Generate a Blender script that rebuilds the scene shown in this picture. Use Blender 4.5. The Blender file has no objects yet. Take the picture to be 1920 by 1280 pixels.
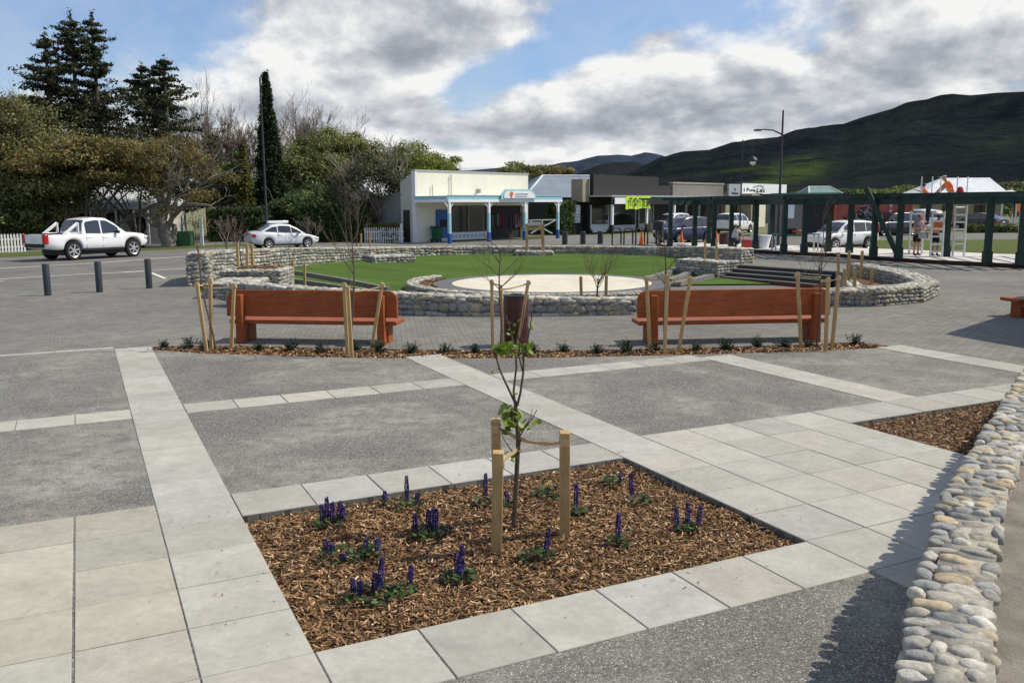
import bpy, bmesh, math, random
import numpy as np
from mathutils import Vector, Matrix, noise as mnoise

random.seed(7); RNG = np.random.default_rng(11)
sc = bpy.context.scene
col = sc.collection
R = math.radians
H = 2.4; FPX = 1650.0; TH = math.atan(256/1650.0); RO = R(0.3)

# ---------- surveying helpers: from the photo to points of the place ----------
def ray(px, py):
    x = px-960; y = 640-py
    c, s = math.cos(RO), math.sin(RO)
    x, y = x*c+y*s, -x*s+y*c
    return Vector((x, FPX*math.cos(TH)+y*math.sin(TH), -FPX*math.sin(TH)+y*math.cos(TH)))
def gp(px, py, z=0.0):
    d = ray(px, py); t = (z-H)/d.z
    return Vector((d.x*t, d.y*t, z))
def at(px, py, Y):
    d = ray(px, py); t = Y/d.y
    return Vector((d.x*t, Y, H+d.z*t))

# ---------- mesh builder ----------
def rotm(rx=0, ry=0, rz=0):
    return np.array((Matrix.Rotation(rz,3,'Z') @ Matrix.Rotation(ry,3,'Y') @ Matrix.Rotation(rx,3,'X')))
def frame_from(d):
    d = np.asarray(d, float); d = d/ (np.linalg.norm(d)+1e-9)
    a = np.array((0,0,1.)) if abs(d[2]) < .9 else np.array((1.,0,0))
    u = np.cross(a, d); u /= np.linalg.norm(u); v = np.cross(d, u)
    return u, v, d
BOXF = np.array([[0,3,2,1],[4,5,6,7],[0,1,5,4],[1,2,6,5],[2,3,7,6],[3,0,4,7]])
BOXV = np.array([[-1,-1,-1],[1,-1,-1],[1,1,-1],[-1,1,-1],[-1,-1,1],[1,-1,1],[1,1,1],[-1,1,1]])*.5

class MB:
    def __init__(s): s.v=[]; s.f=[]; s.c=[]; s.n=0; s.hascol=False
    def add(s, v, f, c=None):
        v = np.asarray(v, float).reshape(-1,3)
        fl = f if isinstance(f, list) else [f]
        for q in fl:
            q = np.asarray(q, int)
            if q.ndim == 1: q = q[None]
            s.f.append(q+s.n)
        s.v.append(v); s.n += len(v)
        if c is None: c = (1,1,1)
        else: s.hascol = True
        c = np.asarray(c, float)
        if c.ndim == 1: c = np.repeat(c[None], len(v), 0)
        s.c.append(c)
        return s
    def box(s, c, d, rz=0, rx=0, ry=0, col=None):
        s.add((BOXV*np.array(d)) @ rotm(rx,ry,rz).T + np.array(c), BOXF, col); return s
    def bar(s, p, q, w, h=None, col=None, up=(0,0,1), w2=None):
        p = np.array(p, float); q = np.array(q, float); d = q-p; L = np.linalg.norm(d)+1e-9; d = d/L
        up = np.array(up, float)
        if abs(np.dot(up, d)) > .98: up = np.array((0,1.,0))
        u = np.cross(d, up); u /= np.linalg.norm(u); v = np.cross(u, d)
        h = w if h is None else h
        k = 1 if w2 is None else w2/w
        vs = []
        for e, sc_ in ((p,1),(q,k)):
            for a, b in ((-1,-1),(1,-1),(1,1),(-1,1)): vs.append(e+u*a*w/2*sc_+v*b*h/2*sc_)
        s.add(vs, [np.array([0,1,2,3]), np.array([7,6,5,4]), np.array([0,4,5,1]), np.array([1,5,6,2]), np.array([2,6,7,3]), np.array([3,7,4,0])], col); return s
    def tube(s, pts, rad, n=8, col=None, caps=True):
        pts = [np.array(p, float) for p in pts]
        if not hasattr(rad, '__len__'): rad = [rad]*len(pts)
        vs = []; m = len(pts); a = np.arange(n)*2*math.pi/n
        u = None
        for i, p in enumerate(pts):
            d = pts[min(i+1,m-1)]-pts[max(i-1,0)]; d = d/(np.linalg.norm(d)+1e-9)
            if u is None: u, v, _ = frame_from(d)
            else:
                u = u-d*np.dot(u,d); u /= (np.linalg.norm(u)+1e-9); v = np.cross(d,u)
            vs.append(p+rad[i]*(np.cos(a)[:,None]*u+np.sin(a)[:,None]*v))
        vs = np.concatenate(vs)
        i = np.arange(n); j = (i+1)%n
        fs = [np.stack([k*n+i, k*n+j, (k+1)*n+j, (k+1)*n+i],1) for k in range(m-1)]
        if caps: fs += [np.arange(n)[::-1], np.arange(n)+(m-1)*n]
        s.add(vs, fs, col); return s
    def lathe(s, prof, c=(0,0,0), n=20, M=None, col=None, caps=True):
        a = np.arange(n)*2*math.pi/n; vs = []
        for r, z in prof: vs.append(np.stack([r*np.cos(a), r*np.sin(a), np.full(n,z)],1))
        vs = np.concatenate(vs)
        if M is not None: vs = vs @ np.array(M).T
        vs = vs+np.array(c)
        i = np.arange(n); j = (i+1)%n
        fs = [np.stack([k*n+i,k*n+j,(k+1)*n+j,(k+1)*n+i],1) for k in range(len(prof)-1)]
        if caps: fs += [np.arange(n)[::-1], np.arange(n)+(len(prof)-1)*n]
        s.add(vs, fs, col); return s
    def prism(s, poly, z0, z1, M=None, c=(0,0,0), col=None):
        poly = np.asarray(poly, float); n = len(poly)
        vs = np.concatenate([np.c_[poly, np.full(n,z0)], np.c_[poly, np.full(n,z1)]])
        if M is not None: vs = vs @ np.array(M).T
        vs = vs+np.array(c)
        i = np.arange(n); j = (i+1)%n
        s.add(vs, [np.arange(n)[::-1], np.arange(n)+n, np.stack([i,j,j+n,i+n],1)], col); return s
    def poly(s, pts, col=None):
        s.add(pts, np.arange(len(pts)), col); return s
    def grid(s, P, col=None):                       # P: (m,n,3)
        m, n = P.shape[:2]; idx = np.arange(m*n).reshape(m,n)
        f = np.stack([idx[:-1,:-1],idx[1:,:-1],idx[1:,1:],idx[:-1,1:]],-1).reshape(-1,4)
        s.add(P.reshape(-1,3), f, col if col is None or np.ndim(col)==1 else np.asarray(col).reshape(-1,3)); return s
    def build(s, name, m, parent=None, smooth=False, bevel=0, local=True, origin=None, sub=0, place=None):
        v = np.concatenate(s.v) if s.v else np.zeros((0,3))
        if not local and parent is not None: v = v-np.array(parent.location)
        if origin is not None: v = v-np.array(origin)
        me = bpy.data.meshes.new(name)
        groups = s.f; ks = np.concatenate([np.full(len(g), g.shape[1]) for g in groups])
        loops = np.concatenate([g.reshape(-1) for g in groups])
        me.vertices.add(len(v)); me.vertices.foreach_set('co', v.astype(np.float32).ravel())
        me.loops.add(len(loops)); me.loops.foreach_set('vertex_index', loops.astype(np.int32))
        me.polygons.add(len(ks)); st = np.concatenate([[0], np.cumsum(ks)[:-1]])
        me.polygons.foreach_set('loop_start', st.astype(np.int32))
        try: me.polygons.foreach_set('loop_total', ks.astype(np.int32))
        except Exception: pass
        if s.hascol:
            at_ = me.color_attributes.new('Col','FLOAT_COLOR','POINT')
            c = np.concatenate(s.c); c = np.c_[c, np.ones(len(c))]
            at_.data.foreach_set('color', c.astype(np.float32).ravel())
        me.update(calc_edges=True)
        me.validate()
        me.polygons.foreach_set('use_smooth', np.ones(len(me.polygons), dtype=bool))
        if not smooth: me.set_sharp_from_angle(angle=R(38))
        me.materials.append(m)
        o = bpy.data.objects.new(name, me); col.objects.link(o)
        if origin is not None: o.location = origin
        if place is not None: o.location = place
        if parent is not None: o.parent = parent
        if bevel:
            b = o.modifiers.new('bevel','BEVEL'); b.width = bevel; b.segments = 2; b.limit_method = 'ANGLE'
        if sub:
            b = o.modifiers.new('sub','SUBSURF'); b.levels = sub; b.render_levels = sub
        return o

def tag(o, label=None, cat=None, group=None, kind=None):
    if label: o['label'] = label
    if cat: o['category'] = cat
    if group: o['group'] = group
    if kind: o['kind'] = kind
    return o
def thing(name, label, cat, loc=(0,0,0), rz=0, group=None):
    o = bpy.data.objects.new(name, None); col.objects.link(o)
    o.location = loc; o.rotation_euler = (0,0,rz); o.empty_display_size = .2
    return tag(o, label, cat, group)
def copy_tree(o, parent=None):
    c = o.copy(); col.objects.link(c)
    if parent is not None: c.parent = parent
    for ch in list(o.children): copy_tree(ch, c)
    return c

# ---------- materials ----------
class NT:
    def __init__(s, nt): s.nt = nt; s.L = nt.links
    def n(s, t, **kw):
        nd = s.nt.nodes.new(t)
        for k, v in kw.items(): setattr(nd, k, v)
        return nd
    def inp(s, sock, v):
        if hasattr(v, 'is_output') or isinstance(v, bpy.types.NodeSocket): s.L.new(v, sock)
        elif v is not None:
            try: sock.default_value = v
            except Exception: sock.default_value = (*v, 1)
    def m(s, op, a, b=None, c=None, clamp=False):
        nd = s.n('ShaderNodeMath', operation=op, use_clamp=clamp)
        s.inp(nd.inputs[0], a)
        if b is not None: s.inp(nd.inputs[1], b)
        if c is not None: s.inp(nd.inputs[2], c)
        return nd.outputs[0]
    def vm(s, op, a, b=None):
        nd = s.n('ShaderNodeVectorMath', operation=op); s.inp(nd.inputs[0], a)
        if b is not None:
            if op == 'SCALE': s.inp(nd.inputs['Scale'], b)
            else: s.inp(nd.inputs[1], b)
        return nd.outputs[0]
    def mix(s, f, a, b, mode='MIX'):
        nd = s.n('ShaderNodeMix', data_type='RGBA', blend_type=mode)
        s.inp(nd.inputs['Factor'], f)
        for sk, v in ((nd.inputs[6],a),(nd.inputs[7],b)): s.inp(sk, v if not isinstance(v,(tuple,list)) or len(v)==4 else (*v,1))
        return nd.outputs[2]
    def noise(s, vec, scale, detail=4, rough=.55, dist=0):
        nd = s.n('ShaderNodeTexNoise'); s.inp(nd.inputs['Vector'], vec)
        nd.inputs['Scale'].default_value = scale; nd.inputs['Detail'].default_value = detail
        nd.inputs['Roughness'].default_value = rough; nd.inputs['Distortion'].default_value = dist
        return nd.outputs[0]
    def voro(s, vec, scale, feature='F1', rnd=1):
        nd = s.n('ShaderNodeTexVoronoi', feature=feature); s.inp(nd.inputs['Vector'], vec)
        nd.inputs['Scale'].default_value = scale; nd.inputs['Randomness'].default_value = rnd
        return nd
    def ramp(s, f, stops):
        nd = s.n('ShaderNodeValToRGB'); s.inp(nd.inputs[0], f)
        e = nd.color_ramp.elements
        while len(e) < len(stops): e.new(.5)
        for i, (p, c) in enumerate(stops):
            e[i].position = p; e[i].color = (c,c,c,1) if not hasattr(c,'__len__') else (*c,1)
        return nd.outputs[0]
    def rng(s, f, a, b, c, d, smooth=False):
        nd = s.n('ShaderNodeMapRange', clamp=True)
        if smooth: nd.interpolation_type = 'SMOOTHSTEP'
        s.inp(nd.inputs[0], f)
        for i, v in enumerate((a,b,c,d)): nd.inputs[i+1].default_value = v
        return nd.outputs[0]

def new_mat(name):
    m = bpy.data.materials.new(name); m.use_nodes = True
    t = NT(m.node_tree); bs = m.node_tree.nodes['Principled BSDF']
    return m, t, bs
def mat(name, c, rough=.7, var=.18, scale=5, bump=0, bscale=60, spec=.35, metal=0, attr=False, world=False, trans=0, detail=5, coat=0):
    m, t, bs = new_mat(name)
    if world: vec = t.n('ShaderNodeNewGeometry').outputs['Position']
    else: vec = t.n('ShaderNodeTexCoord').outputs['Object']
    f = t.rng(t.noise(vec, scale, detail, .6), .3, .7, 1-var, 1+var)
    base = (*c,1)
    if attr:
        a = t.n('ShaderNodeAttribute'); a.attribute_name = 'Col'
        base = t.mix(1, a.outputs['Color'], (*c,1), 'MULTIPLY')
    cc = t.n('ShaderNodeCombineColor')
    for k in range(3): t.L.new(f, cc.inputs[k])
    res = t.mix(1, base, cc.outputs[0], 'MULTIPLY')
    t.L.new(res, bs.inputs['Base Color'])
    bs.inputs['Roughness'].default_value = rough; bs.inputs['Metallic'].default_value = metal
    bs.inputs['Specular IOR Level'].default_value = spec
    if coat:
        bs.inputs['Coat Weight'].default_value = coat; bs.inputs['Coat Roughness'].default_value = .08
    if bump:
        b = t.n('ShaderNodeBump'); b.inputs['Strength'].default_value = bump; b.inputs['Distance'].default_value = .02
        t.L.new(t.noise(vec, bscale, 6, .65), b.inputs['Height']); t.L.new(b.outputs[0], bs.inputs['Normal'])
    if trans:
        out = m.node_tree.nodes['Material Output']
        tr = t.n('ShaderNodeBsdfTranslucent'); t.L.new(res, tr.inputs[0])
        mx = t.n('ShaderNodeMixShader'); mx.inputs[0].default_value = trans
        t.L.new(bs.outputs[0], mx.inputs[1]); t.L.new(tr.outputs[0], mx.inputs[2]); t.L.new(mx.outputs[0], out.inputs[0])
    return m

# ---------- camera, sun, sky ----------
def setup_camera():
    cam = bpy.data.cameras.new('camera'); o = bpy.data.objects.new('camera', cam); col.objects.link(o)
    cam.sensor_width = 36; cam.lens = 36*FPX/1920; cam.clip_end = 20000; cam.clip_start = .05
    r0 = Vector((1,0,0)); u0 = Vector((0,math.sin(TH),math.cos(TH))); f = Vector((0,math.cos(TH),-math.sin(TH)))
    c, s = math.cos(RO), math.sin(RO)
    rt = r0*c-u0*s; up = r0*s+u0*c
    M = Matrix((( rt.x,up.x,-f.x,0),(rt.y,up.y,-f.y,0),(rt.z,up.z,-f.z,H),(0,0,0,1)))
    o.matrix_world = M; sc.camera = o
SUN_EL = R(49); SUN_AZ = R(9)          # azimuth measured from +X towards +Y
def setup_light():
    S = Vector((math.cos(SUN_EL)*math.cos(SUN_AZ), math.cos(SUN_EL)*math.sin(SUN_AZ), math.sin(SUN_EL)))
    l = bpy.data.lights.new('sun','SUN'); l.energy = 4.3; l.angle = R(.53); l.color = (1,.925,.775)
    o = bpy.data.objects.new('sun', l); col.objects.link(o); o.location = (30,5,40)
    o.rotation_euler = (-S).to_track_quat('-Z','Y').to_euler()
    w = bpy.data.worlds.new('World'); sc.world = w; w.use_nodes = True
    t = NT(w.node_tree); bg = w.node_tree.nodes['Background']; bg.inputs['Strength'].default_value = .1
    sky = t.n('ShaderNodeTexSky', sky_type='NISHITA'); sky.sun_disc = False
    sky.sun_elevation = SUN_EL; sky.sun_rotation = R(90)-SUN_AZ
    sky.altitude = 50; sky.air_density = 1.0; sky.dust_density = .6; sky.ozone_density = 1.6
    g = t.n('ShaderNodeTexCoord').outputs['Generated']
    sp = t.n('ShaderNodeSeparateXYZ'); t.L.new(g, sp.inputs[0]); x, y, z = sp.outputs
    az = t.m('ARCTAN2', x, y); el = t.m('ARCSINE', z)
    cv = t.n('ShaderNodeCombineXYZ'); t.L.new(az, cv.inputs[0])
    t.L.new(t.m('MULTIPLY', t.m('DIVIDE', el, t.m('ADD', t.m('ABSOLUTE', el), .35)), 1.15), cv.inputs[1])
    wv = t.vm('ADD', cv.outputs[0], (3.1,1.7,.4))
    def blob(px, py, sx, sy, amp, rot=0):
        a0 = math.atan((px-960)/1650); e0 = (384-py)/1650
        dx = t.m('SUBTRACT', az, a0); dy = t.m('SUBTRACT', el, e0)
        if rot:
            c, s = math.cos(rot), math.sin(rot)
            dx, dy = t.m('ADD', t.m('MULTIPLY', dx, c), t.m('MULTIPLY', dy, s)), t.m('SUBTRACT', t.m('MULTIPLY', dy, c), t.m('MULTIPLY', dx, s))
        q = t.m('ADD', t.m('POWER', t.m('ABSOLUTE', t.m('DIVIDE', dx, sx/1650)), 2), t.m('POWER', t.m('ABSOLUTE', t.m('DIVIDE', dy, sy/1650)), 2))
        return t.m('MULTIPLY', t.m('EXPONENT', t.m('MULTIPLY', q, -1)), amp)
    def total(bl):
        r = None
        for b in bl:
            v = blob(*b); r = v if r is None else t.m('ADD', r, v)
        return r
    n1 = t.noise(wv, 6.6, 11, .57, .1)
    n2 = t.noise(t.vm('ADD', wv, (.014,.026,.0)), 6.6, 8, .54, .1)
    n3 = t.noise(t.vm('ADD', wv, (7,3,2)), 13, 10, .6)
    dens = t.m('ADD', n1, total([(130,75,330,120,-.30),(40,190,120,60,.16),(620,60,230,90,.20),(480,210,170,110,.20),(850,60,170,60,.26),(760,130,90,38,.38),
        (1060,105,160,34,-.34,R(20)),(1240,40,190,32,-.24,R(14)),(900,165,95,24,-.26,R(15)),(875,212,60,22,-.12),(1210,95,60,24,.18),(1050,100,60,26,.2),(560,15,120,20,-.1),
        (1000,245,420,60,.27),(1500,190,380,70,.32),(1800,90,300,120,.20),(1600,2,150,14,-.12),(1180,145,90,20,.3),(760,300,400,30,.1)]))
    # fewer clouds outside the part of the sky in view
    away = t.rng(t.m('ADD', t.m('ABSOLUTE', az), t.m('MULTIPLY', t.m('MAXIMUM', t.m('SUBTRACT', el, .25), 0), 2.0)), .65, 1.5, 0, .03)
    dens = t.m('SUBTRACT', dens, away)
    mask = t.rng(dens, .43, .66, 0, 1, True)
    veil = t.m('MULTIPLY', t.rng(n3, .32, .72, .05, .55), t.rng(el, .0, .3, 1.0, .75))
    # self shading of the cloud: thicker = greyer; lit on the sun side
    lit = t.m('MULTIPLY', t.m('SUBTRACT', n1, n2), 3.9)
    thick = t.rng(dens, .58, 1.05, .0, .36, True)
    sh = t.m('SUBTRACT', t.m('ADD', .80, lit), thick)
    sh = t.m('ADD', sh, t.m('MULTIPLY', t.m('SUBTRACT', n3, .5), .75))
    sh = t.m('ADD', sh, total([(760,135,75,32,-.34),(880,80,110,40,-.2),(1010,235,250,28,-.16),(1400,230,260,40,-.18),(1750,180,220,60,-.10),(1330,60,110,30,-.1),
        (1190,140,80,16,.45),(980,208,110,16,.35),(730,225,100,25,.22),(470,160,110,70,.18),(1680,60,260,60,.14),(640,30,200,40,.08),(1010,300,230,14,.25)]))
    sh = t.m('MINIMUM', t.m('MAXIMUM', sh, .05), 1.0)
    cc = t.ramp(sh, [(0,(3.1,3.35,3.85)),(.35,(4.3,4.6,5.15)),(.7,(6.6,6.8,7.1)),(1,(9.2,9.2,9.1))])
    blue = t.mix(1, sky.outputs[0], (1.0,1.14,1.38,1), 'MULTIPLY')
    blue = t.mix(veil, blue, (6.2,6.6,7.2,1))
    res = t.mix(mask, blue, cc)
    t.L.new(res, bg.inputs['Color'])

def setup_render():
    sc.render.engine = 'CYCLES'
    sc.view_settings.view_transform = 'Standard'; sc.view_settings.look = 'None'
    sc.view_settings.exposure = 0; sc.view_settings.gamma = 1
    sc.render.resolution_x = 1024; sc.render.resolution_y = 682
    sc.cycles.max_bounces = 4; sc.cycles.diffuse_bounces = 2; sc.cycles.glossy_bounces = 2
    sc.cycles.transmission_bounces = 3; sc.cycles.transparent_max_bounces = 4
setup_camera(); setup_light(); setup_render()
# =============================== GROUND ===============================
from mathutils.geometry import tessellate_polygon
UA = R(26); UO = (-1.08, 4.46)
def uv(u, v, z=0.0):
    c, s = math.cos(UA), math.sin(UA)
    return Vector((UO[0]+u*c-v*s, UO[1]+u*s+v*c, z))
def inside(pts, poly):
    x, y = pts[:,0], pts[:,1]; r = np.zeros(len(pts), bool); n = len(poly)
    for i in range(n):
        x0, y0 = poly[i][:2]; x1, y1 = poly[(i+1)%n][:2]
        if y0 == y1: continue
        c = ((y0 > y) != (y1 > y)) & (x < (x1-x0)*(y-y0)/(y1-y0)+x0); r ^= c
    return r
def sheet(name, m, outer, holes=(), z=0.0, skirt=0, kind='structure', parent=None):
    loops = [[Vector((p[0],p[1],z)) for p in L] for L in (outer, *holes)]
    tris = tessellate_polygon(loops); vs = [v for L in loops for v in L]
    mb = MB(); T = []
    for a, b, c in tris:
        nz = (vs[b]-vs[a]).cross(vs[c]-vs[a]).z
        T.append((a,b,c) if nz > 0 else (a,c,b))
    mb.add([tuple(v) for v in vs], np.array(T))
    if skirt:
        for L in loops[1:]:
            n = len(L)
            for i in range(n):
                a, b = L[i], L[(i+1)%n]
                mb.add([(a.x,a.y,z),(b.x,b.y,z),(b.x,b.y,z-skirt),(a.x,a.y,z-skirt)], BOXF[0])
    o = mb.build(name, m, parent)
    if parent is None: tag(o, kind=kind)
    return o

def m_paver():
    m, t, bs = new_mat('cobble'); P = t.n('ShaderNodeNewGeometry').outputs['Position']
    mp = t.n('ShaderNodeMapping'); t.L.new(P, mp.inputs[0]); mp.inputs['Rotation'].default_value = (0,0,R(-8))
    b = t.n('ShaderNodeTexBrick'); t.L.new(mp.outputs[0], b.inputs['Vector'])
    for k, v in (('Scale',1),('Mortar Size',.009),('Brick Width',.21),('Row Height',.105),('Mortar Smooth',.3),('Bias',0)): b.inputs[k].default_value = v
    b.inputs['Color1'].default_value = (.17,.164,.145,1); b.inputs['Color2'].default_value = (.23,.221,.196,1); b.inputs['Mortar'].default_value = (.10,.097,.088,1)
    big = t.rng(t.noise(P, .22, 5, .6), .3, .7, .78, 1.2); med = t.rng(t.noise(P, 2.2, 6, .7), .3, .7, .86, 1.14); fine = t.rng(t.noise(P, 95, 3, .7), .25, .75, .72, 1.28)
    # long worn bands where the wheels run
    k = t.m('MULTIPLY', t.m('MULTIPLY', big, med), fine)
    cc = t.n('ShaderNodeCombineColor'); [t.L.new(k, cc.inputs[i]) for i in range(3)]
    t.L.new(t.mix(1, b.outputs['Color'], cc.outputs[0], 'MULTIPLY'), bs.inputs['Base Color'])
    bs.inputs['Roughness'].default_value = .85; bs.inputs['Specular IOR Level'].default_value = .25
    bp = t.n('ShaderNodeBump'); bp.inputs['Strength'].default_value = .5; bp.inputs['Distance'].default_value = .006
    h = t.m('ADD', t.m('MULTIPLY', b.outputs['Fac'], -1), t.m('MULTIPLY', fine, .5)); t.L.new(h, bp.inputs['Height']); t.L.new(bp.outputs[0], bs.inputs['Normal'])
    return m
def m_aggregate():
    m, t, bs = new_mat('exposed_aggregate'); P = t.n('ShaderNodeNewGeometry').outputs['Position']
    v = t.voro(P, 85); v2 = t.voro(P, 150)
    sepc = t.n('ShaderNodeSeparateColor'); t.L.new(v.outputs['Color'], sepc.inputs[0])
    sep2 = t.n('ShaderNodeSeparateColor'); t.L.new(v2.outputs['Color'], sep2.inputs[0])
    s1 = t.ramp(sepc.outputs[0], [(0,(.055,.053,.047)),(.45,(.135,.13,.115)),(.8,(.22,.212,.188)),(.93,(.42,.405,.36)),(1,(.64,.61,.55))])
    s2 = t.ramp(sep2.outputs[1], [(0,(.07,.068,.062)),(.7,(.175,.17,.152)),(1,(.37,.355,.31))])
    st = t.mix(t.rng(v.outputs['Distance'], .25, .62, 0, 1), s1, s2)
    big = t.noise(P, .42, 7, .62, .6); dust = t.rng(big, .42, .62, 0, .9, True)
    d2 = t.rng(t.noise(P, 5, 6, .7), .35, .75, 0, 1)
    dm = t.m('MULTIPLY', dust, d2)
    c = t.mix(dm, st, (.39,.375,.32,1))
    k = t.rng(t.noise(P, 1.1, 5, .6), .3, .7, .84, 1.14)
    cc = t.n('ShaderNodeCombineColor'); [t.L.new(k, cc.inputs[i]) for i in range(3)]
    t.L.new(t.mix(1, c, cc.outputs[0], 'MULTIPLY'), bs.inputs['Base Color'])
    bs.inputs['Roughness'].default_value = .78; bs.inputs['Specular IOR Level'].default_value = .3
    bp = t.n('ShaderNodeBump'); bp.inputs['Strength'].default_value = .8; bp.inputs['Distance'].default_value = .005
    t.L.new(t.m('SUBTRACT', 1, v.outputs['Distance']), bp.inputs['Height']); t.L.new(bp.outputs[0], bs.inputs['Normal'])
    return m
def m_tile():
    m, t, bs = new_mat('concrete_tile'); P = t.n('ShaderNodeNewGeometry').outputs['Position']
    a = t.n('ShaderNodeAttribute'); a.attribute_name = 'Col'
    k = t.m('MULTIPLY', t.m('MULTIPLY', t.rng(t.noise(P, 2.6, 8, .72, .5), .28, .72, .80, 1.15), t.rng(t.noise(P, 17, 7, .75), .25, .75, .86, 1.12)), t.rng(t.noise(P, 160, 4, .8), .25, .75, .80, 1.16))
    spot = t.voro(P, 5.5); k = t.m('MULTIPLY', k, t.rng(spot.outputs['Distance'], .03, .045, .55, 1))
    st = t.rng(t.noise(P, 1.3, 8, .75), .58, .72, 1, .84); k = t.m('MULTIPLY', k, st)
    cc = t.n('ShaderNodeCombineColor'); [t.L.new(k, cc.inputs[i]) for i in range(3)]
    t.L.new(t.mix(1, a.outputs['Color'], cc.outputs[0], 'MULTIPLY'), bs.inputs['Base Color'])
    bs.inputs['Roughness'].default_value = .8; bs.inputs['Specular IOR Level'].default_value = .3
    bp = t.n('ShaderNodeBump'); bp.inputs['Strength'].default_value = .25; bp.inputs['Distance'].default_value = .004
    t.L.new(t.noise(P, 120, 6, .7), bp.inputs['Height']); t.L.new(bp.outputs[0], bs.inputs['Normal'])
    return m
M_ASPH = mat('asphalt', (.16,.154,.138), .88, .22, .5, .5, 160, world=True, detail=8)
M_WHITE_LINE = mat('road_paint', (.72,.72,.70), .6, .2, 6, .2, 80, world=True, detail=8)
M_CONC = mat('pale_concrete', (.48,.46,.43), .85, .12, 1.2, .3, 90, world=True, detail=8)
M_CREAM_SLAB = mat('cream_stage_floor', (.64,.595,.475), .8, .12, 1.2, .1, 90, world=True, detail=8)
M_DARKPAVE = mat('dark_paver_ring', (.13,.13,.135), .85, .3, 9, .5, 60, world=True)
M_GRAVEL = mat('dry_verge', (.16,.16,.075), .95, .45, .7, .5, 30, world=True, detail=9)
M_SOIL = mat('bark_base', (.13,.065,.032), .95, .5, 18, .9, 70, world=True, detail=9)
def m_grass(name, a, b, sc_):
    m, t, bs = new_mat(name); P = t.n('ShaderNodeNewGeometry').outputs['Position']
    mp = t.n('ShaderNodeMapping'); t.L.new(P, mp.inputs[0]); mp.inputs['Scale'].default_value = (.55,1.6,1)
    f = t.m('ADD', t.m('MULTIPLY', t.noise(mp.outputs[0], sc_, 8, .7, .4), .55), t.m('MULTIPLY', t.noise(P, 28, 5, .75), .45))
    t.L.new(t.mix(t.rng(f, .36, .64, 0, 1), (*a,1), (*b,1)), bs.inputs['Base Color'])
    bs.inputs['Roughness'].default_value = .95; bs.inputs['Specular IOR Level'].default_value = .1
    bp = t.n('ShaderNodeBump'); bp.inputs['Strength'].default_value = .9; bp.inputs['Distance'].default_value = .05
    t.L.new(t.noise(P, 40, 5, .8), bp.inputs['Height']); t.L.new(bp.outputs[0], bs.inputs['Normal'])
    return m
M_LAWN = m_grass('lawn_grass', (.052,.098,.019), (.125,.20,.04), .5)
M_ROUGH = m_grass('rough_grass', (.075,.105,.03), (.135,.165,.05), .5)
M_PAVER = m_paver(); M_AGG = m_aggregate(); M_TILE = m_tile()

# --- outlines
AC = (0.5, 32.0)
def apt(r, deg, c=AC): return (c[0]+r*math.cos(R(deg)), c[1]+r*math.sin(R(deg)))
TALL = [(-9.55,26.75,-.15,1.02),(-10.3,29.5,-.15,.95),(-9.9,33.0,-.1,.82),(-8.9,36.2,-.1,.72),(-7.4,39.3,-.05,.58),(-5.0,42.0,-.03,.46),(-2,43.6,-.02,.40),(1.1,44.0,-.02,.39),(4.4,43.3,-.05,.38),(7.2,41.6,-.08,.41),(9.3,38.6,-.1,.56)]
HOLE = [p[:2] for p in TALL[-2::-1]] + [(-9.0,25.2),(-7.9,23.2)] + [apt(12.7,a) for a in range(236, 301, 6)] + [(6.9,21.8),(9.0,22.5),(10.8,24.5),(11.4,27.0),(11.6,30.5),(11.55,31.8),(9.2,35.3),(9.8,35.7),(8.9,38.4)]
BED1 = [uv(0,0),uv(3.54,0),uv(3.54,2.37),uv(0,2.37)]
WL = [at(1680,1280,3.0),]
STRIP = [gp(*p) for p in ((272,655),(380,663),(520,667),(650,671),(800,672.5),(960,672),(1120,669),(1300,665),(1440,661),(1560,657),(1690,651),(1600,641),(1560,643),(1480,646.5),(1400,649),(1300,652),(1200,654.5),(1080,656),(960,656.5),(850,656),(760,655),(600,652),(450,648.5),(300,648.5))]
# river-stone wall line (top, plaza-side edge) and its terrace-side edge
WLINE = [(-2.2,-4.2),(-.15,-.2)]+[tuple(gp(x,y,.72).xy) for x, y in ((1690,1275),(1706,1150),(1724,1075),(1746,1000),(1768,930),(1818,850),(1872,765),(1917,697))]+[(7.2,11.4),(9.6,14.6)]
BED2 = [uv(6.49,2.37),uv(10.5,2.37),uv(10.5,-1.5),uv(6.49,-1.5)]
core = [(-70,-16),(70,-16),(70,70),(-70,70)]
sheet('paving', M_PAVER, core, [HOLE, BED1, BED2, STRIP], 0.0, skirt=.6)
FAR = 9000
mb = MB()
for a in ([(-FAR,-FAR),(FAR,-FAR),(FAR,-16),(-FAR,-16)], [(-FAR,70),(FAR,70),(FAR,FAR),(-FAR,FAR)], [(-FAR,-16),(-70,-16),(-70,70),(-FAR,70)], [(70,-16),(FAR,-16),(FAR,70),(70,70)]):
    mb.poly([(x,y,-.02) for x, y in a])
tag(mb.build('ground', M_GRAVEL), kind='structure')
agg = [uv(-34,12.0), uv(-.55,11.88)] + STRIP[:11] + [gp(1920,694), gp(2300,770), Vector((14,6,0)), Vector((14,-12,0)), Vector((-34,-12,0))]
sheet('aggregate_paving', M_AGG, agg, [BED1, BED2], .004)

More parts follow.
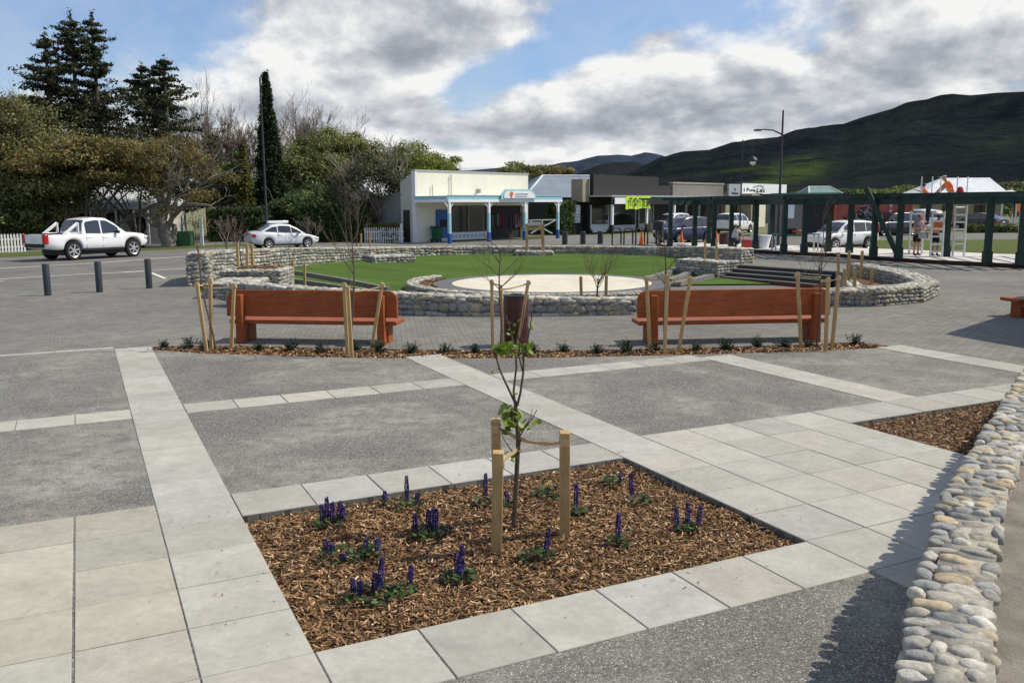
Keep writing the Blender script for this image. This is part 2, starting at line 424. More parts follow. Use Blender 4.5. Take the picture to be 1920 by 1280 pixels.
# --- concrete tiles laid on the grid of the square
tl = MB(); S = .59
def tile(u0, u1, v0, v1, warm=0, z=.012):
    g = .0045; b = .435*RNG.uniform(.88,1.08)
    c = np.array((b, b*.965, b*.85)) * (1+np.array((.02,.0,-.03))*RNG.normal(0,.5)) * (np.array((1.0,.975,.90)) if warm else 1)
    p = [uv(u0+g,v0+g), uv(u1-g,v0+g), uv(u1-g,v1-g), uv(u0+g,v1-g)]
    dz = z+RNG.uniform(-.0015,.0015); e = .004
    cu, cv = (u0+u1)/2, (v0+v1)/2
    q = [uv(cu+(a-cu)*(1-e/ (u1-u0)*2), cv+(b_-cv)*(1-e/(v1-v0)*2)) for a, b_ in ((u0+g,v0+g),(u1-g,v0+g),(u1-g,v1-g),(u0+g,v1-g))]
    vs = [(a.x,a.y,-.06) for a in p]+[(a.x,a.y,dz-.004) for a in p]+[(a.x,a.y,dz) for a in q]
    i = np.arange(4); j = (i+1)%4
    tl.add(vs, [np.stack([i,j,j+4,i+4],1), np.stack([i+4,j+4,j+8,i+8],1), np.array([8,9,10,11])], c)
for k in range(-4, 20): tile(-S, 0, k*S, (k+1)*S)                          # long band on the left
for k in range(0, 22):                                                     # band above the planting bed
    tile(k*S, (k+1)*S, 2.37, 2.96)
for k in range(0, 6): tile(k*S, (k+1)*S, -S, 0)                            # band below it
for k in range(6, 11):                                                     # field between the two beds
    for j in range(0, 9): tile(k*S, (k+1)*S, 2.37-(j+1)*S, 2.37-j*S)
for k in range(1, 14):                                                     # field left of the long band
    for j in range(-4, 5): tile(-S-k*S+.005, -S-(k-1)*S, j*S, (j+1)*S, 1)
for k in range(-20, 13):                                                   # narrow cross band
    if k in (-1, 6): continue
    tile(k*S, (k+1)*S, 6.24, 6.75)
for k in range(0, 10): tile(3.54, 4.13, 2.96+k*S, 2.96+min((k+1)*S, 5.75))   # bands running away
for k in range(0, 6): tile(7.67, 8.26, 2.96+k*S, 2.96+(k+1)*S)
for k in range(0, 5): tile(10.85, 11.44, 2.96+k*S, 2.96+(k+1)*S)
for k in range(0, 30): tile(-S-(k+1)*.9, -S-k*.9, 11.86, 12.02)
tag(tl.build('concrete_tiles', M_TILE), kind='structure')

# --- bark mulch
PAL = np.array([(.045,.024,.012),(.11,.055,.024),(.21,.115,.05),(.34,.195,.09),(.48,.30,.155),(.68,.48,.29)])
PW = np.array([.16,.22,.25,.19,.13,.05])
M_CHIP = mat('bark_chips', (1,1,1), .85, .25, 30, 0, attr=True, world=True)
def chips(mb, poly, n, z0, L=(.015,.052), W=(.005,.014), zr=.03, bias=0):
    P = np.array([(p[0],p[1]) for p in poly]); lo, hi = P.min(0), P.max(0)
    pts = RNG.uniform(lo, hi, (int(n*3.2)+50, 2)); pts = pts[inside(pts, poly)][:n]; n = len(pts)
    a = RNG.uniform(0, 2*math.pi, n); l = RNG.uniform(*L, n)*RNG.choice([1,1,1,1.5],n); w = RNG.uniform(*W, n)
    pit = RNG.normal(0,.28,n); rol = RNG.normal(0,.4,n)
    d = np.stack([np.cos(a)*np.cos(pit), np.sin(a)*np.cos(pit), np.sin(pit)],1)
    s_ = np.stack([-np.sin(a)*np.cos(rol), np.cos(a)*np.cos(rol), np.sin(rol)],1)
    zz = np.array([mnoise.noise((x*1.7,y*1.7,0))*.022+mnoise.noise((x*6,y*6,3))*.012 for x, y in pts])
    c = np.c_[pts, z0+zz+RNG.uniform(0,zr,n)]
    tp = RNG.uniform(.35,1,n)[:,None]
    v = np.stack([c-d*l[:,None]/2-s_*w[:,None]/2, c+d*l[:,None]/2-s_*w[:,None]/2*tp, c+d*l[:,None]/2+s_*w[:,None]/2*tp, c-d*l[:,None]/2+s_*w[:,None]/2],1).reshape(-1,3)
    ci = RNG.choice(6, n, p=PW); cl = PAL[ci]*RNG.uniform(.75,1.2,(n,1))
    mb.add(v, np.arange(4*n).reshape(-1,4), np.repeat(cl,4,0))
def mulch(name, poly, n, z0=-.055, **kw):
    P = np.array([(p[0],p[1]) for p in poly]); 
    mb = MB(); loops = [[Vector((p[0],p[1],z0)) for p in poly]]
    tr = tessellate_polygon(loops)
    mb.add([(p[0],p[1],z0-.012) for p in poly], np.array([t_ if (loops[0][t_[1]]-loops[0][t_[0]]).cross(loops[0][t_[2]]-loops[0][t_[0]]).z > 0 else t_[::-1] for t_ in tr]), (.06,.03,.015))
    chips(mb, poly, n, z0, **kw)
    o = mb.build(name, M_CHIP); tag(o, kind='stuff'); return o
mulch('bark_mulch', BED1, 50000)
mb = MB(); ring_ = [uv(-.5,-.5),uv(4.1,-.5),uv(4.1,2.9),uv(-.5,2.9)]
chips(mb, [uv(3.56,.1),uv(3.85,.1),uv(3.85,2.8),uv(3.56,2.5)], 26, .016, L=(.01,.035), W=(.004,.01), zr=.002)
chips(mb, [uv(.1,-.3),uv(3.5,-.3),uv(3.5,-.03),uv(.1,-.03)], 22, .016, L=(.01,.035), W=(.004,.01), zr=.002)
chips(mb, [uv(-.5,.1),uv(-.03,.1),uv(-.03,2.6),uv(-.5,2.6)], 22, .016, L=(.01,.03), W=(.004,.01), zr=.002)
chips(mb, [uv(-8,-1.5),uv(6.4,-1.5),uv(6.4,8),uv(-8,8)], 130, .017, L=(.008,.022), W=(.005,.01), zr=.002)
tag(mb.build('scattered_bark', M_CHIP), kind='stuff')
mulch('bark_mulch', [uv(6.49,2.37),uv(9.3,2.37),uv(7.3,-.2),uv(6.49,-.2)], 15000, -.05)
mulch('bark_mulch', STRIP, 16000, -.03, L=(.03,.08), W=(.012,.03))

# --- roads and their paint, verge, far lawn
RD = np.array((math.cos(R(50)), math.sin(R(50))))
def along(p, k, side=0): return Vector((p[0]+RD[0]*k-RD[1]*side, p[1]+RD[1]*k+RD[0]*side, 0))
road = [gp(-900,560), gp(0,536), gp(362,512), gp(420,475), Vector((-9,47.5,0)), Vector((4,52.5,0)), Vector((14,52,0)), Vector((30,66,0)), Vector((24,69.5,0)), gp(820,458.5), gp(640,462), gp(445,472), gp(300,473.5), gp(0,489), gp(-900,540)]
sheet('road', M_ASPH, road, (), .005)
mk = MB()
def line(pts, w, z=.010):
    for a, b in zip(pts[:-1], pts[1:]):
        d = (b-a).normalized(); s_ = Vector((-d.y,d.x,0))*w/2
        mk.poly([(*(a-s_).xy,z),(*(b-s_).xy,z),(*(b+s_).xy,z),(*(a+s_).xy,z)])
line([gp(-400,529), gp(0,503.5), gp(180,493.5), gp(366,479.5)], .16)
line([gp(-300,542), gp(0,523.5), gp(150,514.5), gp(270,509)], .13); line([gp(230,510.5), gp(362,503)], .13)
line([gp(284,512), gp(310,522.5)], .13); line([gp(-60,528), gp(8,528)], .13)
line([Vector((12.0,57.5,0)), Vector((9.2,54.5,0))], .3)
tag(mk.build('road_marking', M_WHITE_LINE), kind='structure')
sheet('grass_verge', M_ROUGH, [gp(-300,502), gp(0,483), gp(270,470), gp(440,462.6), gp(480,461.3), gp(468,456.5), gp(300,463), gp(0,474), gp(-300,485)], (), .009)
sheet('rough_lawn', M_ROUGH, [Vector((17.0,47.5,0)), Vector((24.5,37.0,0)), Vector((62,40,0)), Vector((66,60,0)), Vector((27.5,66,0)), Vector((20.5,56,0))], (), .006)
sheet('side_road', M_ASPH, [Vector((21,57.2,0)), Vector((66,57.2,0)), Vector((66,67.5,0)), Vector((30,67.5,0))], (), .012)
# =============================== STONE WALLS ===============================
def ico(sub):
    bm = bmesh.new(); bmesh.ops.create_icosphere(bm, subdivisions=sub, radius=1)
    v = np.array([x.co for x in bm.verts]); f = np.array([[y.index for y in x.verts] for x in bm.faces]); bm.free(); return v, f
def stone_bases(sub, k, n, amp):
    V, F = ico(sub); out = []
    for i in range(n):
        kk = k*RNG.uniform(.85,1.2)
        r = (np.abs(V)**kk).sum(1)**(-1/kk); v = V*r[:,None]
        nz = np.array([mnoise.noise(Vector(p)*1.1+Vector((i*7.3,i*1.7,0))) for p in V]); nz2 = np.array([mnoise.noise(Vector(p)*2.7+Vector((i*3.3,0,i*2))) for p in V])
        out.append(v*(1+amp*nz+amp*.4*nz2)[:,None])
    return out, F
BLOCKY, BF = stone_bases(2, 3.2, 10, .2)
ROUND3, RF3 = stone_bases(3, 2.55, 16, .26)
GREY = np.array([(.27,.265,.235),(.34,.325,.28),(.22,.22,.205),(.42,.395,.33),(.31,.285,.225),(.38,.33,.23),(.24,.245,.24),(.47,.44,.37)])
RIVER = np.array([(.38,.375,.345),(.44,.42,.365),(.335,.335,.32),(.50,.46,.375),(.52,.42,.28),(.40,.35,.265),(.54,.51,.43),(.29,.29,.275),(.62,.585,.51),(.35,.34,.30)])
M_STONE = mat('fieldstone', (1,1,1), .85, .28, 14, .6, 45, attr=True, world=True, detail=8)
M_RIVER = mat('river_stone', (1,1,1), .82, .30, 26, .6, 110, attr=True, world=True, detail=8)
MORT = (.20,.195,.18)
def stones_on(mb, o, ux, uz, n, L, Hh, sx, sz, pal, base, F, depth=.07, skip=.0, over=1.08, tint=1.0, flat=False):
    """courses of stones on the rectangle o + a*ux + b*uz (a<L, b<Hh), bulging along n"""
    o, ux, uz, n = map(lambda a: np.array(a, float), (o, ux, uz, n))
    b = 0.0
    while b < Hh-.02:
        h = min(RNG.uniform(*sz), Hh-b)
        if Hh-b-h < sz[0]*.5: h = Hh-b
        a = -RNG.uniform(0,.06)
        while a < L:
            w = RNG.uniform(*sx)
            if L-a-w < sx[0]*.6: w = L-a
            hh = h*RNG.uniform(.86,1.06)
            v = base[RNG.integers(len(base))]*np.array((w/2*over, depth*RNG.uniform(.75,1.2), hh/2*over))
            an = RNG.normal(0,.09); c_, s_ = math.cos(an), math.sin(an)
            v = np.stack([v[:,0]*c_-v[:,2]*s_, v[:,1], v[:,0]*s_+v[:,2]*c_],1)
            ctr = o+ux*(a+w/2)+uz*(b+h/2)
            p = ctr+v[:,0:1]*ux+v[:,2:3]*uz+v[:,1:2]*n
            c = pal[RNG.integers(len(pal))]*RNG.uniform(.78,1.15)*tint
            mb.add(p, F, c); a += w
        b += h
def off(poly, d):
    P = [np.array(p[:2], float) for p in poly]; out = []
    for i in range(len(P)):
        t_ = P[min(i+1,len(P)-1)]-P[max(i-1,0)]; t_ /= np.linalg.norm(t_)
        out.append(P[i]+np.array((-t_[1],t_[0]))*d)
    return out
def resample(path, step):
    out = [path[0]]
    for a, b in zip(path[:-1], path[1:]):
        n = max(1, int(round(math.dist(a[:2],b[:2])/step)))
        for k in range(1, n+1): out.append(tuple(a[i]+(b[i]-a[i])*k/n for i in range(len(a))))
    return out
def stone_wall(path, th, name, label, cat='stone wall', group=None, sides='LRT', ends='SE', sx=(.11,.30), sz=(.075,.15), topx=(.14,.34), step=1.0, pal=GREY, parent=None, tint=1.0):
    """path of (x,y,zbase,ztop) along the centre line"""
    pth = resample(path, step); Lf, Rt = off(pth, th/2), off(pth, -th/2); mb = MB()
    q = .04
    Li, Ri = off(pth, th/2-q), off(pth, -th/2+q)
    for i in range(len(pth)-1):
        a, b = pth[i], pth[i+1]
        vs = []
        for k, p in ((i,a),(i+1,b)):
            vs += [(*Li[k],p[2]-.1),(*Ri[k],p[2]-.1),(*Ri[k],p[3]-.035),(*Li[k],p[3]-.035)]
        mb.add(vs, [np.array([0,1,2,3]),np.array([7,6,5,4]),np.array([0,3,7,4]),np.array([1,5,6,2]),np.array([3,2,6,7])], np.array(MORT)*RNG.uniform(.8,1))
        zb = min(a[2],b[2])
        for sd, E in (('L',Lf),('R',Rt)):
            if sd not in sides: continue
            e0, e1 = E[i], E[i+1]; L = np.linalg.norm(e1-e0); ux = np.array((*(e1-e0)/L,0)); nn = np.array((-ux[1],ux[0],0))*(1 if sd == 'L' else -1)
            uz = np.array((0,0,1.)); sl = (b[3]-a[3])/L; 
            stones_on(mb, np.array((*e0,zb))-nn*.05, ux+np.array((0,0,sl*.5)), uz, nn, L, (a[3]+b[3])/2-zb-.03, sx, sz, pal, BLOCKY, BF, .075, tint=tint)
        if 'T' in sides:
            e0, e1 = Lf[i], Lf[i+1]; r0 = Rt[i]; L = (np.linalg.norm(e1-e0)+np.linalg.norm(Rt[i+1]-r0))/2
            ux = np.array((*(e1-e0),b[3]-a[3])); ux /= np.linalg.norm(ux); uy = np.array((*(r0-e0),0)); W = np.linalg.norm(uy); uy /= W
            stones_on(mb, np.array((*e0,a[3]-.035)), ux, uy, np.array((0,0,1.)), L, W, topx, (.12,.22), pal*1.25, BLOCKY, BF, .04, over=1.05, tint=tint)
    for en, k in (('S',0),('E',len(pth)-1)):
        if en not in ends: continue
        e0, e1 = (Rt[k], Lf[k]) if en == 'S' else (Lf[k], Rt[k])
        L = np.linalg.norm(e1-e0); ux = np.array((*(e1-e0)/L,0)); nn = np.array((ux[1],-ux[0],0))*1
        if en == 'S': t_ = np.array(pth[0][:2])-np.array(pth[1][:2])
        else: t_ = np.array(pth[-1][:2])-np.array(pth[-2][:2])
        t_ = t_/np.linalg.norm(t_); nn = np.array((*t_,0))
        stones_on(mb, np.array((*e0,pth[k][2]))-nn*.05, ux, (0,0,1.), nn, L, pth[k][3]-pth[k][2]-.03, sx, sz, pal, BLOCKY, BF, .075, tint=tint)
    org = (pth[0][0], pth[0][1], 0)
    o = mb.build(name, M_STONE, parent, smooth=True, origin=org if parent is None else None, local=parent is None)
    if parent is None: tag(o, label, cat, group)
    return o

# ---- the sunken circle
FL = -.55
stage_c = (1.4, 31.0)
near = [(*apt(12.75,a), -.05, .6-.24*min(1,(a+125)/45)) for a in range(-125, -57, 5)]
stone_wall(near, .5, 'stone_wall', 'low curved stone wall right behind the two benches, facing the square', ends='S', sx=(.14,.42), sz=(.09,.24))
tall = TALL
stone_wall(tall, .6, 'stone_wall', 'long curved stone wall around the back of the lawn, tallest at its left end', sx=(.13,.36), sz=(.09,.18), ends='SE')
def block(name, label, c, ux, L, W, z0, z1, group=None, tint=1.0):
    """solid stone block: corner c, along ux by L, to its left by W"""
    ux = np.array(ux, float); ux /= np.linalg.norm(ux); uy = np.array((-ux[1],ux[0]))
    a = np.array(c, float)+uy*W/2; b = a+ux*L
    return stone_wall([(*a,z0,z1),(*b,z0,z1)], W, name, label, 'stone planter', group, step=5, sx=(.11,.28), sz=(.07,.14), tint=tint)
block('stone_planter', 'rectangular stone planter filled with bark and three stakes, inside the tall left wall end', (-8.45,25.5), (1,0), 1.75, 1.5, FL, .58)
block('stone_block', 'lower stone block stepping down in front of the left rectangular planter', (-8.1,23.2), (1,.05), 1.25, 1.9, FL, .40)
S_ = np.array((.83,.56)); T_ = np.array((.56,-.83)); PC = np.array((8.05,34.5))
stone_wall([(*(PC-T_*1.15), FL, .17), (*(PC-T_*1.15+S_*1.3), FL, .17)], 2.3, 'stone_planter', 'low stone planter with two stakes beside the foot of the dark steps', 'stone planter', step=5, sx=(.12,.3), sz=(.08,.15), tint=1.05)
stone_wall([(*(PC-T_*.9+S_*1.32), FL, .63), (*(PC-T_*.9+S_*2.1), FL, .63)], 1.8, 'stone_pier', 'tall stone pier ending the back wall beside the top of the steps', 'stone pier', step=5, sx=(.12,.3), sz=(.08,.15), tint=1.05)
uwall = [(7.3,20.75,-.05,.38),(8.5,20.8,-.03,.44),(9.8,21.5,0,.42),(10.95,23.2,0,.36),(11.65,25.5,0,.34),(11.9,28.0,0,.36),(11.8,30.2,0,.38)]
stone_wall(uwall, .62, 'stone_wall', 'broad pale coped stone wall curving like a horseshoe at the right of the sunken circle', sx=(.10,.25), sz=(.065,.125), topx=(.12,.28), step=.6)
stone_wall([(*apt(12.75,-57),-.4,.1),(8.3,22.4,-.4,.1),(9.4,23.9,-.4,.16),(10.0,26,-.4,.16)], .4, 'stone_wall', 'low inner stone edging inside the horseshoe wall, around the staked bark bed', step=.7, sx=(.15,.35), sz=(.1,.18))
sheet('bark_bed', M_SOIL, [(7.4,21.2),(8.9,21.4),(11.0,24),(11.6,28),(11.4,30.4),(10.1,26.2),(9.5,24),(8.3,22.6)], (), -.02)
back_pl = [(-5.9,39.9),(-4.1,41.0)]
stone_wall([(-6.3,38.9,-.2,.22),(-4.6,39.9,-.2,.22)], 1.3, 'stone_planter', 'small stone planter with two stakes against the back wall, dark end to the left', 'stone planter', step=5, sx=(.14,.32), sz=(.08,.15))
stone_wall([(.2,42.9,-.2,.2),(2.0,42.9,-.2,.2)], 1.2, 'stone_planter', 'small stone planter under the tree guard at the middle of the back wall', 'stone planter', step=5, sx=(.14,.32), sz=(.08,.15))
for (p, q) in (((-8.2,25.75),(-6.95,26.8)),): 
    mulch('bark_mulch', [(p[0],p[1]),(q[0],p[1]),(q[0],q[1]),(p[0],q[1])], 900, .58, L=(.04,.1), W=(.02,.04))
# floor, lawn, stage
sheet('amphitheatre_floor', M_ASPH, [apt(13.4,a) for a in range(0,360,10)], (), FL-.02)
def lawn_z(x, y):
    dx, dy = x-AC[0], y-AC[1]; r = math.hypot(dx,dy); a = math.degrees(math.atan2(dy,dx)) % 360
    k = min(1, max(0, (a-0)/50)) if a < 180 else min(1, max(0, (262-a)/70))
    q = min(1, max(0, (math.hypot(x-stage_c[0],y-stage_c[1])-4.4)/8.0)); q = q*q*(3-2*q)
    return FL+.02+(.55*k)*q
def hole_r(a):
    d = Vector((math.cos(a),math.sin(a))); best = 12.1
    for p, q in zip(HOLE, HOLE[1:]+HOLE[:1]):
        p_, q_ = Vector(p[:2])-Vector(AC), Vector(q[:2])-Vector(AC); e = q_-p_; den = d.x*e.y-d.y*e.x
        if abs(den) < 1e-9: continue
        r = (p_.x*e.y-p_.y*e.x)/den; k = (p_.x*d.y-p_.y*d.x)/den
        if r > 0 and 0 <= k <= 1: best = min(best, r)
    return best
rs = np.linspace(0, 1, 34); an = np.radians(np.linspace(2, 262, 110))
P = np.zeros((len(an),len(rs),3))
for i, a in enumerate(an):
    rmax = hole_r(a)-.05
    for j, q_ in enumerate(rs):
        r = 2.5+(rmax-2.5)*q_; x, y = AC[0]+r*math.cos(a), AC[1]+r*math.sin(a)
        P[i,j] = (x, y, lawn_z(x,y)+.015*mnoise.noise((x*.8,y*.8,1)))
mb = MB(); mb.grid(P[:,::-1]); lw = mb.build('lawn', M_LAWN, smooth=True); tag(lw, kind='stuff')
ring = MB(); n = 72; a = np.linspace(0,2*math.pi,n,endpoint=False)
ring.lathe([(4.15,-.6),(4.15,-.315),(3.45,-.315)], (*stage_c,0), n, caps=False)
sheet_c = MB(); sheet_c.lathe([(3.5,-.36),(3.5,-.31),(1.8,-.31),(0.01,-.31)], (*stage_c,0), n, caps=False)
st = thing('round_stage', 'round cream stage floor with a dark paved rim in the middle of the lawn', 'stage', (*stage_c,FL))
ring.build('rim', M_DARKPAVE, st, local=False); sheet_c.build('floor', M_CREAM_SLAB, st, local=False)
rw = [(*apt(4.9,x,stage_c), FL, -.22) for x in range(150, 312, 9)]
stone_wall(rw, .42, 'stone_wall', 'low ring of stone with pale coping around the front of the cream stage', sx=(.12,.3), sz=(.08,.14), step=.8)
bp = [apt(4.72,x,stage_c) for x in range(150,312,6)]+[apt(4.14,x,stage_c) for x in range(311,149,-6)]
mulch('bark_mulch', bp, 2600, -.33, L=(.05,.12), W=(.02,.05))
# lawn terraces: concrete edgings
def edging(a, b, label, w=.16, h=.16, bow=0):
    mb = MB(); pts = []
    for k in range(15):
        f = k/14; x = a[0]+(b[0]-a[0])*f; y = a[1]+(b[1]-a[1])*f
        d = np.array((b[1]-a[1], a[0]-b[0])); d = d/np.linalg.norm(d); e = bow*math.sin(f*math.pi)
        x += d[0]*e; y += d[1]*e; pts.append((x, y, lawn_z(x,y)+.07))
    for p, q in zip(pts[:-1], pts[1:]): mb.bar(p, q, w, h)
    o = mb.build('lawn_edging', M_EDGE, origin=(a[0],a[1],0)); tag(o, label, 'edging', 'terrace edgings in the lawn')
M_EDGE = mat('weathered_edging', (.20,.19,.175), .9, .3, 7, .4, 40, world=True)
edging((-8.6,33.0),(-4.2,30.0), 'upper dark terrace edging crossing the lawn left of the stage', bow=-.4)
edging((-7.9,30.3),(-4.3,28.6), 'lower dark terrace edging behind the left bench', bow=-.2)
edging((7.4,37.6),(5.2,34.0), 'uppermost of the three terrace edgings right of the stage', w=.3)
edging((7.6,36.3),(5.9,33.1), 'middle one of the three terrace edgings right of the stage', w=.3)
edging((8.0,34.8),(6.0,31.9), 'lowest of the three terrace edgings, meeting the grey floor right of the stage', w=.3)
# steps
M_RISER = mat('dark_riser', (.05,.05,.05), .8, .3, 8, .3, 50, world=True); M_REDT = mat('red_timber', (.16,.035,.02), .7, .25, 8, .2, 50, world=True)
stp = thing('steps', 'wide dark steps rising from the sunken floor to the paving by the pergola', 'steps', (PC[0]+.1,PC[1]-.1,FL))
for k in range(4):
    a = PC+S_*(.12+.34*k)+T_*.05; z = FL+.1375*(k+1)
    p = [a, a+T_*4.4, a+T_*4.4+S_*(.34*(4-k)+.4), a+S_*(.34*(4-k)+.4)]
    mb = MB(); mb.prism([tuple(x) for x in p], z-.1375-.02, z-.035); mb.build('riser', M_RISER if k else M_REDT, stp, local=False)
    mb = MB(); q = [a-S_*.02, a+T_*4.4-S_*.02, p[2], p[3]]; mb.prism([tuple(x) for x in q], z-.035, z-.003*(k == 3)); mb.build('tread', M_ASPH, stp, local=False)

# ---- river-stone wall on the right with the terrace behind it
WZ = .74; WT = .31
rw_ = MB()
wl = resample([(p[0],p[1],0,0) for p in WLINE], .35)
ctr = off(wl, -WT/2); rgt = off(wl, -WT); lft = [np.array(p[:2]) for p in wl]
Li, Ri = off(wl,-.06), off(wl,-WT+.01)
for i in range(len(wl)-1):
    vs = []
    for k in (i,i+1): vs += [(*Li[k],-.1),(*Ri[k],-.1),(*Ri[k],WZ-.012),(*Li[k],WZ-.017)]
    rw_.add(vs, [np.array([0,1,2,3]),np.array([7,6,5,4]),np.array([0,3,7,4]),np.array([1,5,6,2]),np.array([3,2,6,7])], (.36,.335,.285))
# cobbles set across the top, row after row
seg = [0]; 
for a, b in zip(lft[:-1], lft[1:]): seg.append(seg[-1]+np.linalg.norm(b-a))
def pt(s_, off_):
    k = min(len(seg)-2, max(0, np.searchsorted(seg, s_)-1)); f = (s_-seg[k])/(seg[k+1]-seg[k])
    a = lft[k]+(lft[k+1]-lft[k])*f; t_ = lft[min(k+2,len(lft)-1)]-lft[max(k-1,0)]; t_ = t_/np.linalg.norm(t_); n_ = np.array((t_[1],-t_[0]))
    return a+n_*off_, t_, n_
s_ = 1.0
while s_ < seg[-1]-.2:
    rowh = RNG.uniform(.07,.125); o_ = -.012+RNG.uniform(-.015,.012)
    while o_ < WT-.03:
        w = RNG.choice([RNG.uniform(.06,.10),RNG.uniform(.09,.14),RNG.uniform(.12,.19)]); w = min(w, WT-o_+.015)
        if w < .05: break
        c, t_, n_ = pt(s_+RNG.normal(0,.012), o_+w/2)
        v = ROUND3[RNG.integers(16)]*np.array((w/2*.93, rowh/2*RNG.uniform(.74,1.02), RNG.uniform(.022,.034)))
        an = RNG.normal(0,.22); v = v @ rotm(RNG.normal(0,.06),RNG.normal(0,.08),an).T
        p = np.array((*c, WZ-.027+RNG.uniform(-.007,.007)))+v[:,0:1]*np.array((*n_,0))+v[:,1:2]*np.array((*t_,0))+v[:,2:3]*np.array((0,0,1.))
        cl = RIVER[RNG.integers(len(RIVER))]*RNG.uniform(.82,1.1)
        rw_.add(p, RF3, cl); o_ += w*.98
    s_ += rowh*1.05
for i in range(len(wl)-1):
    e0, e1 = lft[i], lft[i+1]; L = np.linalg.norm(e1-e0); ux = np.array((*(e1-e0)/L,0)); nn = np.array((-ux[1],ux[0],0))
    stones_on(rw_, np.array((*e0,0))-nn*.055, ux, (0,0,1.), nn, L, WZ-.06, (.10,.2), (.08,.14), RIVER*.8, ROUND3, RF3, .07, over=1.0)
tag(rw_.build('river_stone_wall', M_RIVER, smooth=True, origin=(1.5,3.2,0)), 'wall of rounded pale river stones with mortar top along the right foreground', 'stone wall')
tp = [(*p,) for p in off(wl,-WT+.03)]
M_TERR = mat('worn_concrete', (.22,.20,.165), .92, .4, 3, .7, 40, world=True, detail=9)
sheet('terrace', M_TERR, [*tp, (30,14), (30,-14), (-2.5,-14)], (), .645)
# =============================== FURNITURE AND PLANTING ===============================
def m_wood(name, c1, c2, rough=.45, sc_=(3,40,40), coat=0, bump=.25):
    m, t, bs = new_mat(name); O = t.n('ShaderNodeTexCoord').outputs['Object']
    mp = t.n('ShaderNodeMapping'); t.L.new(O, mp.inputs[0]); mp.inputs['Scale'].default_value = sc_
    f = t.noise(mp.outputs[0], 1, 6, .65, 1.2); g = t.noise(O, 2.5, 5, .6)
    c = t.mix(t.rng(f, .3, .7, 0, 1), (*c1,1), (*c2,1))
    k = t.rng(g, .3, .7, .82, 1.15); cc = t.n('ShaderNodeCombineColor'); [t.L.new(k, cc.inputs[i]) for i in range(3)]
    c = t.mix(1, c, cc.outputs[0], 'MULTIPLY')
    kn = t.voro(O, 3.1); c = t.mix(t.rng(kn.outputs['Distance'], .03, .07, .55, 0), c, (c1[0]*.35,c1[1]*.3,c1[2]*.3,1))
    t.L.new(c, bs.inputs['Base Color']); bs.inputs['Roughness'].default_value = rough; bs.inputs['Specular IOR Level'].default_value = .22
    bs.inputs['Coat Weight'].default_value = coat; bs.inputs['Coat Roughness'].default_value = .3
    bp = t.n('ShaderNodeBump'); bp.inputs['Strength'].default_value = bump; bp.inputs['Distance'].default_value = .003; t.L.new(f, bp.inputs['Height']); t.L.new(bp.outputs[0], bs.inputs['Normal'])
    return m
M_BENCH = m_wood('oiled_timber', (.22,.05,.015), (.39,.11,.032), .55)
M_STAKE = m_wood('pine_stake', (.42,.275,.115), (.56,.39,.19), .75, (40,40,3))
M_TIE = mat('hessian_webbing', (.60,.42,.22), .9, .2, 60, .5, 300)
M_BIN = mat('maroon_metal', (.062,.018,.016), .45, .2, 6, .05, 60, spec=.4)
M_BOLL = mat('charcoal_metal', (.036,.040,.048), .5, .15, 8, .05, 60)
M_BARK = mat('sapling_bark', (.115,.085,.06), .9, .35, 40, .6, 150)
M_TWIG = mat('reddish_twig', (.14,.07,.045), .85, .3, 40, .4, 150)
M_STEEL = mat('dark_steel', (.03,.032,.035), .5, .2, 10)
M_GALV = mat('galvanised', (.50,.50,.48), .45, .15, 10, metal=.6)
def bench(name, label, A, B, group=None, back=True):
    """A, B: ground points below the outer ends of the plank, near side"""
    A, B = Vector((A[0],A[1],0)), Vector((B[0],B[1],0)); L = (B-A).length; rz = math.atan2(B.y-A.y, B.x-A.x)
    t = thing(name, label, 'bench', (A+B)/2, rz, group)
    # local x along the bench, +y away from the square, towards the seat side
    if back:
        r = .17; pl = [(-L/2,.475),(L/2,.475)]
        for s_, c0 in ((1,0),(-1,90)):
            for a in range(0,91,15):
                th = R(c0+a); pl.append(((L/2-r if s_ == 1 else -L/2+r)+r*math.cos(th), .945-r+r*math.sin(th)))
        mb = MB(); M = Matrix(((1,0,0),(0,0,-1),(0,1,0))); tl_ = Matrix.Rotation(R(-7),3,'X')
        mb.prism(pl, -.075, 0, M=np.array(tl_ @ M), c=(0,-.11,0)); mb.build('backrest', M_BENCH, t, bevel=.012)
    mb = MB(); mb.box((0,.27,.365),(L-.05,.56,.07)); mb.build('seat', M_BENCH, t, bevel=.012)
    for sx in (-1,1):
        x = sx*(L/2-.27)
        if back:
            mb = MB(); mb.add(np.array([(x-.07,-.16,0),(x+.07,-.16,0),(x+.07,.0,0),(x-.07,.0,0),(x-.055,-.14,.86),(x+.055,-.14,.86),(x+.055,-.012+.0,.86),(x-.055,-.012,.86)])+np.array((0,-.0,0)), BOXF)
            mb.build('post', M_BENCH, t, bevel=.01)
        mb = MB(); mb.box((x,.27,.163),(.13,.32,.326)); mb.build('leg', M_BENCH, t, bevel=.01)
        mb = MB(); mb.box((x,.06,.27),(.115,.12,.10)); mb.build('rail', M_BENCH, t)
    return t
b1 = gp(432,641); b2 = gp(748,646)
bench('park_bench', 'long orange-stained timber bench with tall plank back, on the left of the square', gp(430,640.5), gp(747,645.5), 'timber benches')
bench('park_bench', 'long orange-stained timber bench with tall plank back, on the right behind the mulch strip', gp(1194,646), gp(1552,639), 'timber benches')
bench('park_bench', 'orange timber bench without a back, cut by the right edge of the photo', gp(1903,597), gp(1903,597)+Vector((2.6,.35,0)), 'timber benches', back=False)
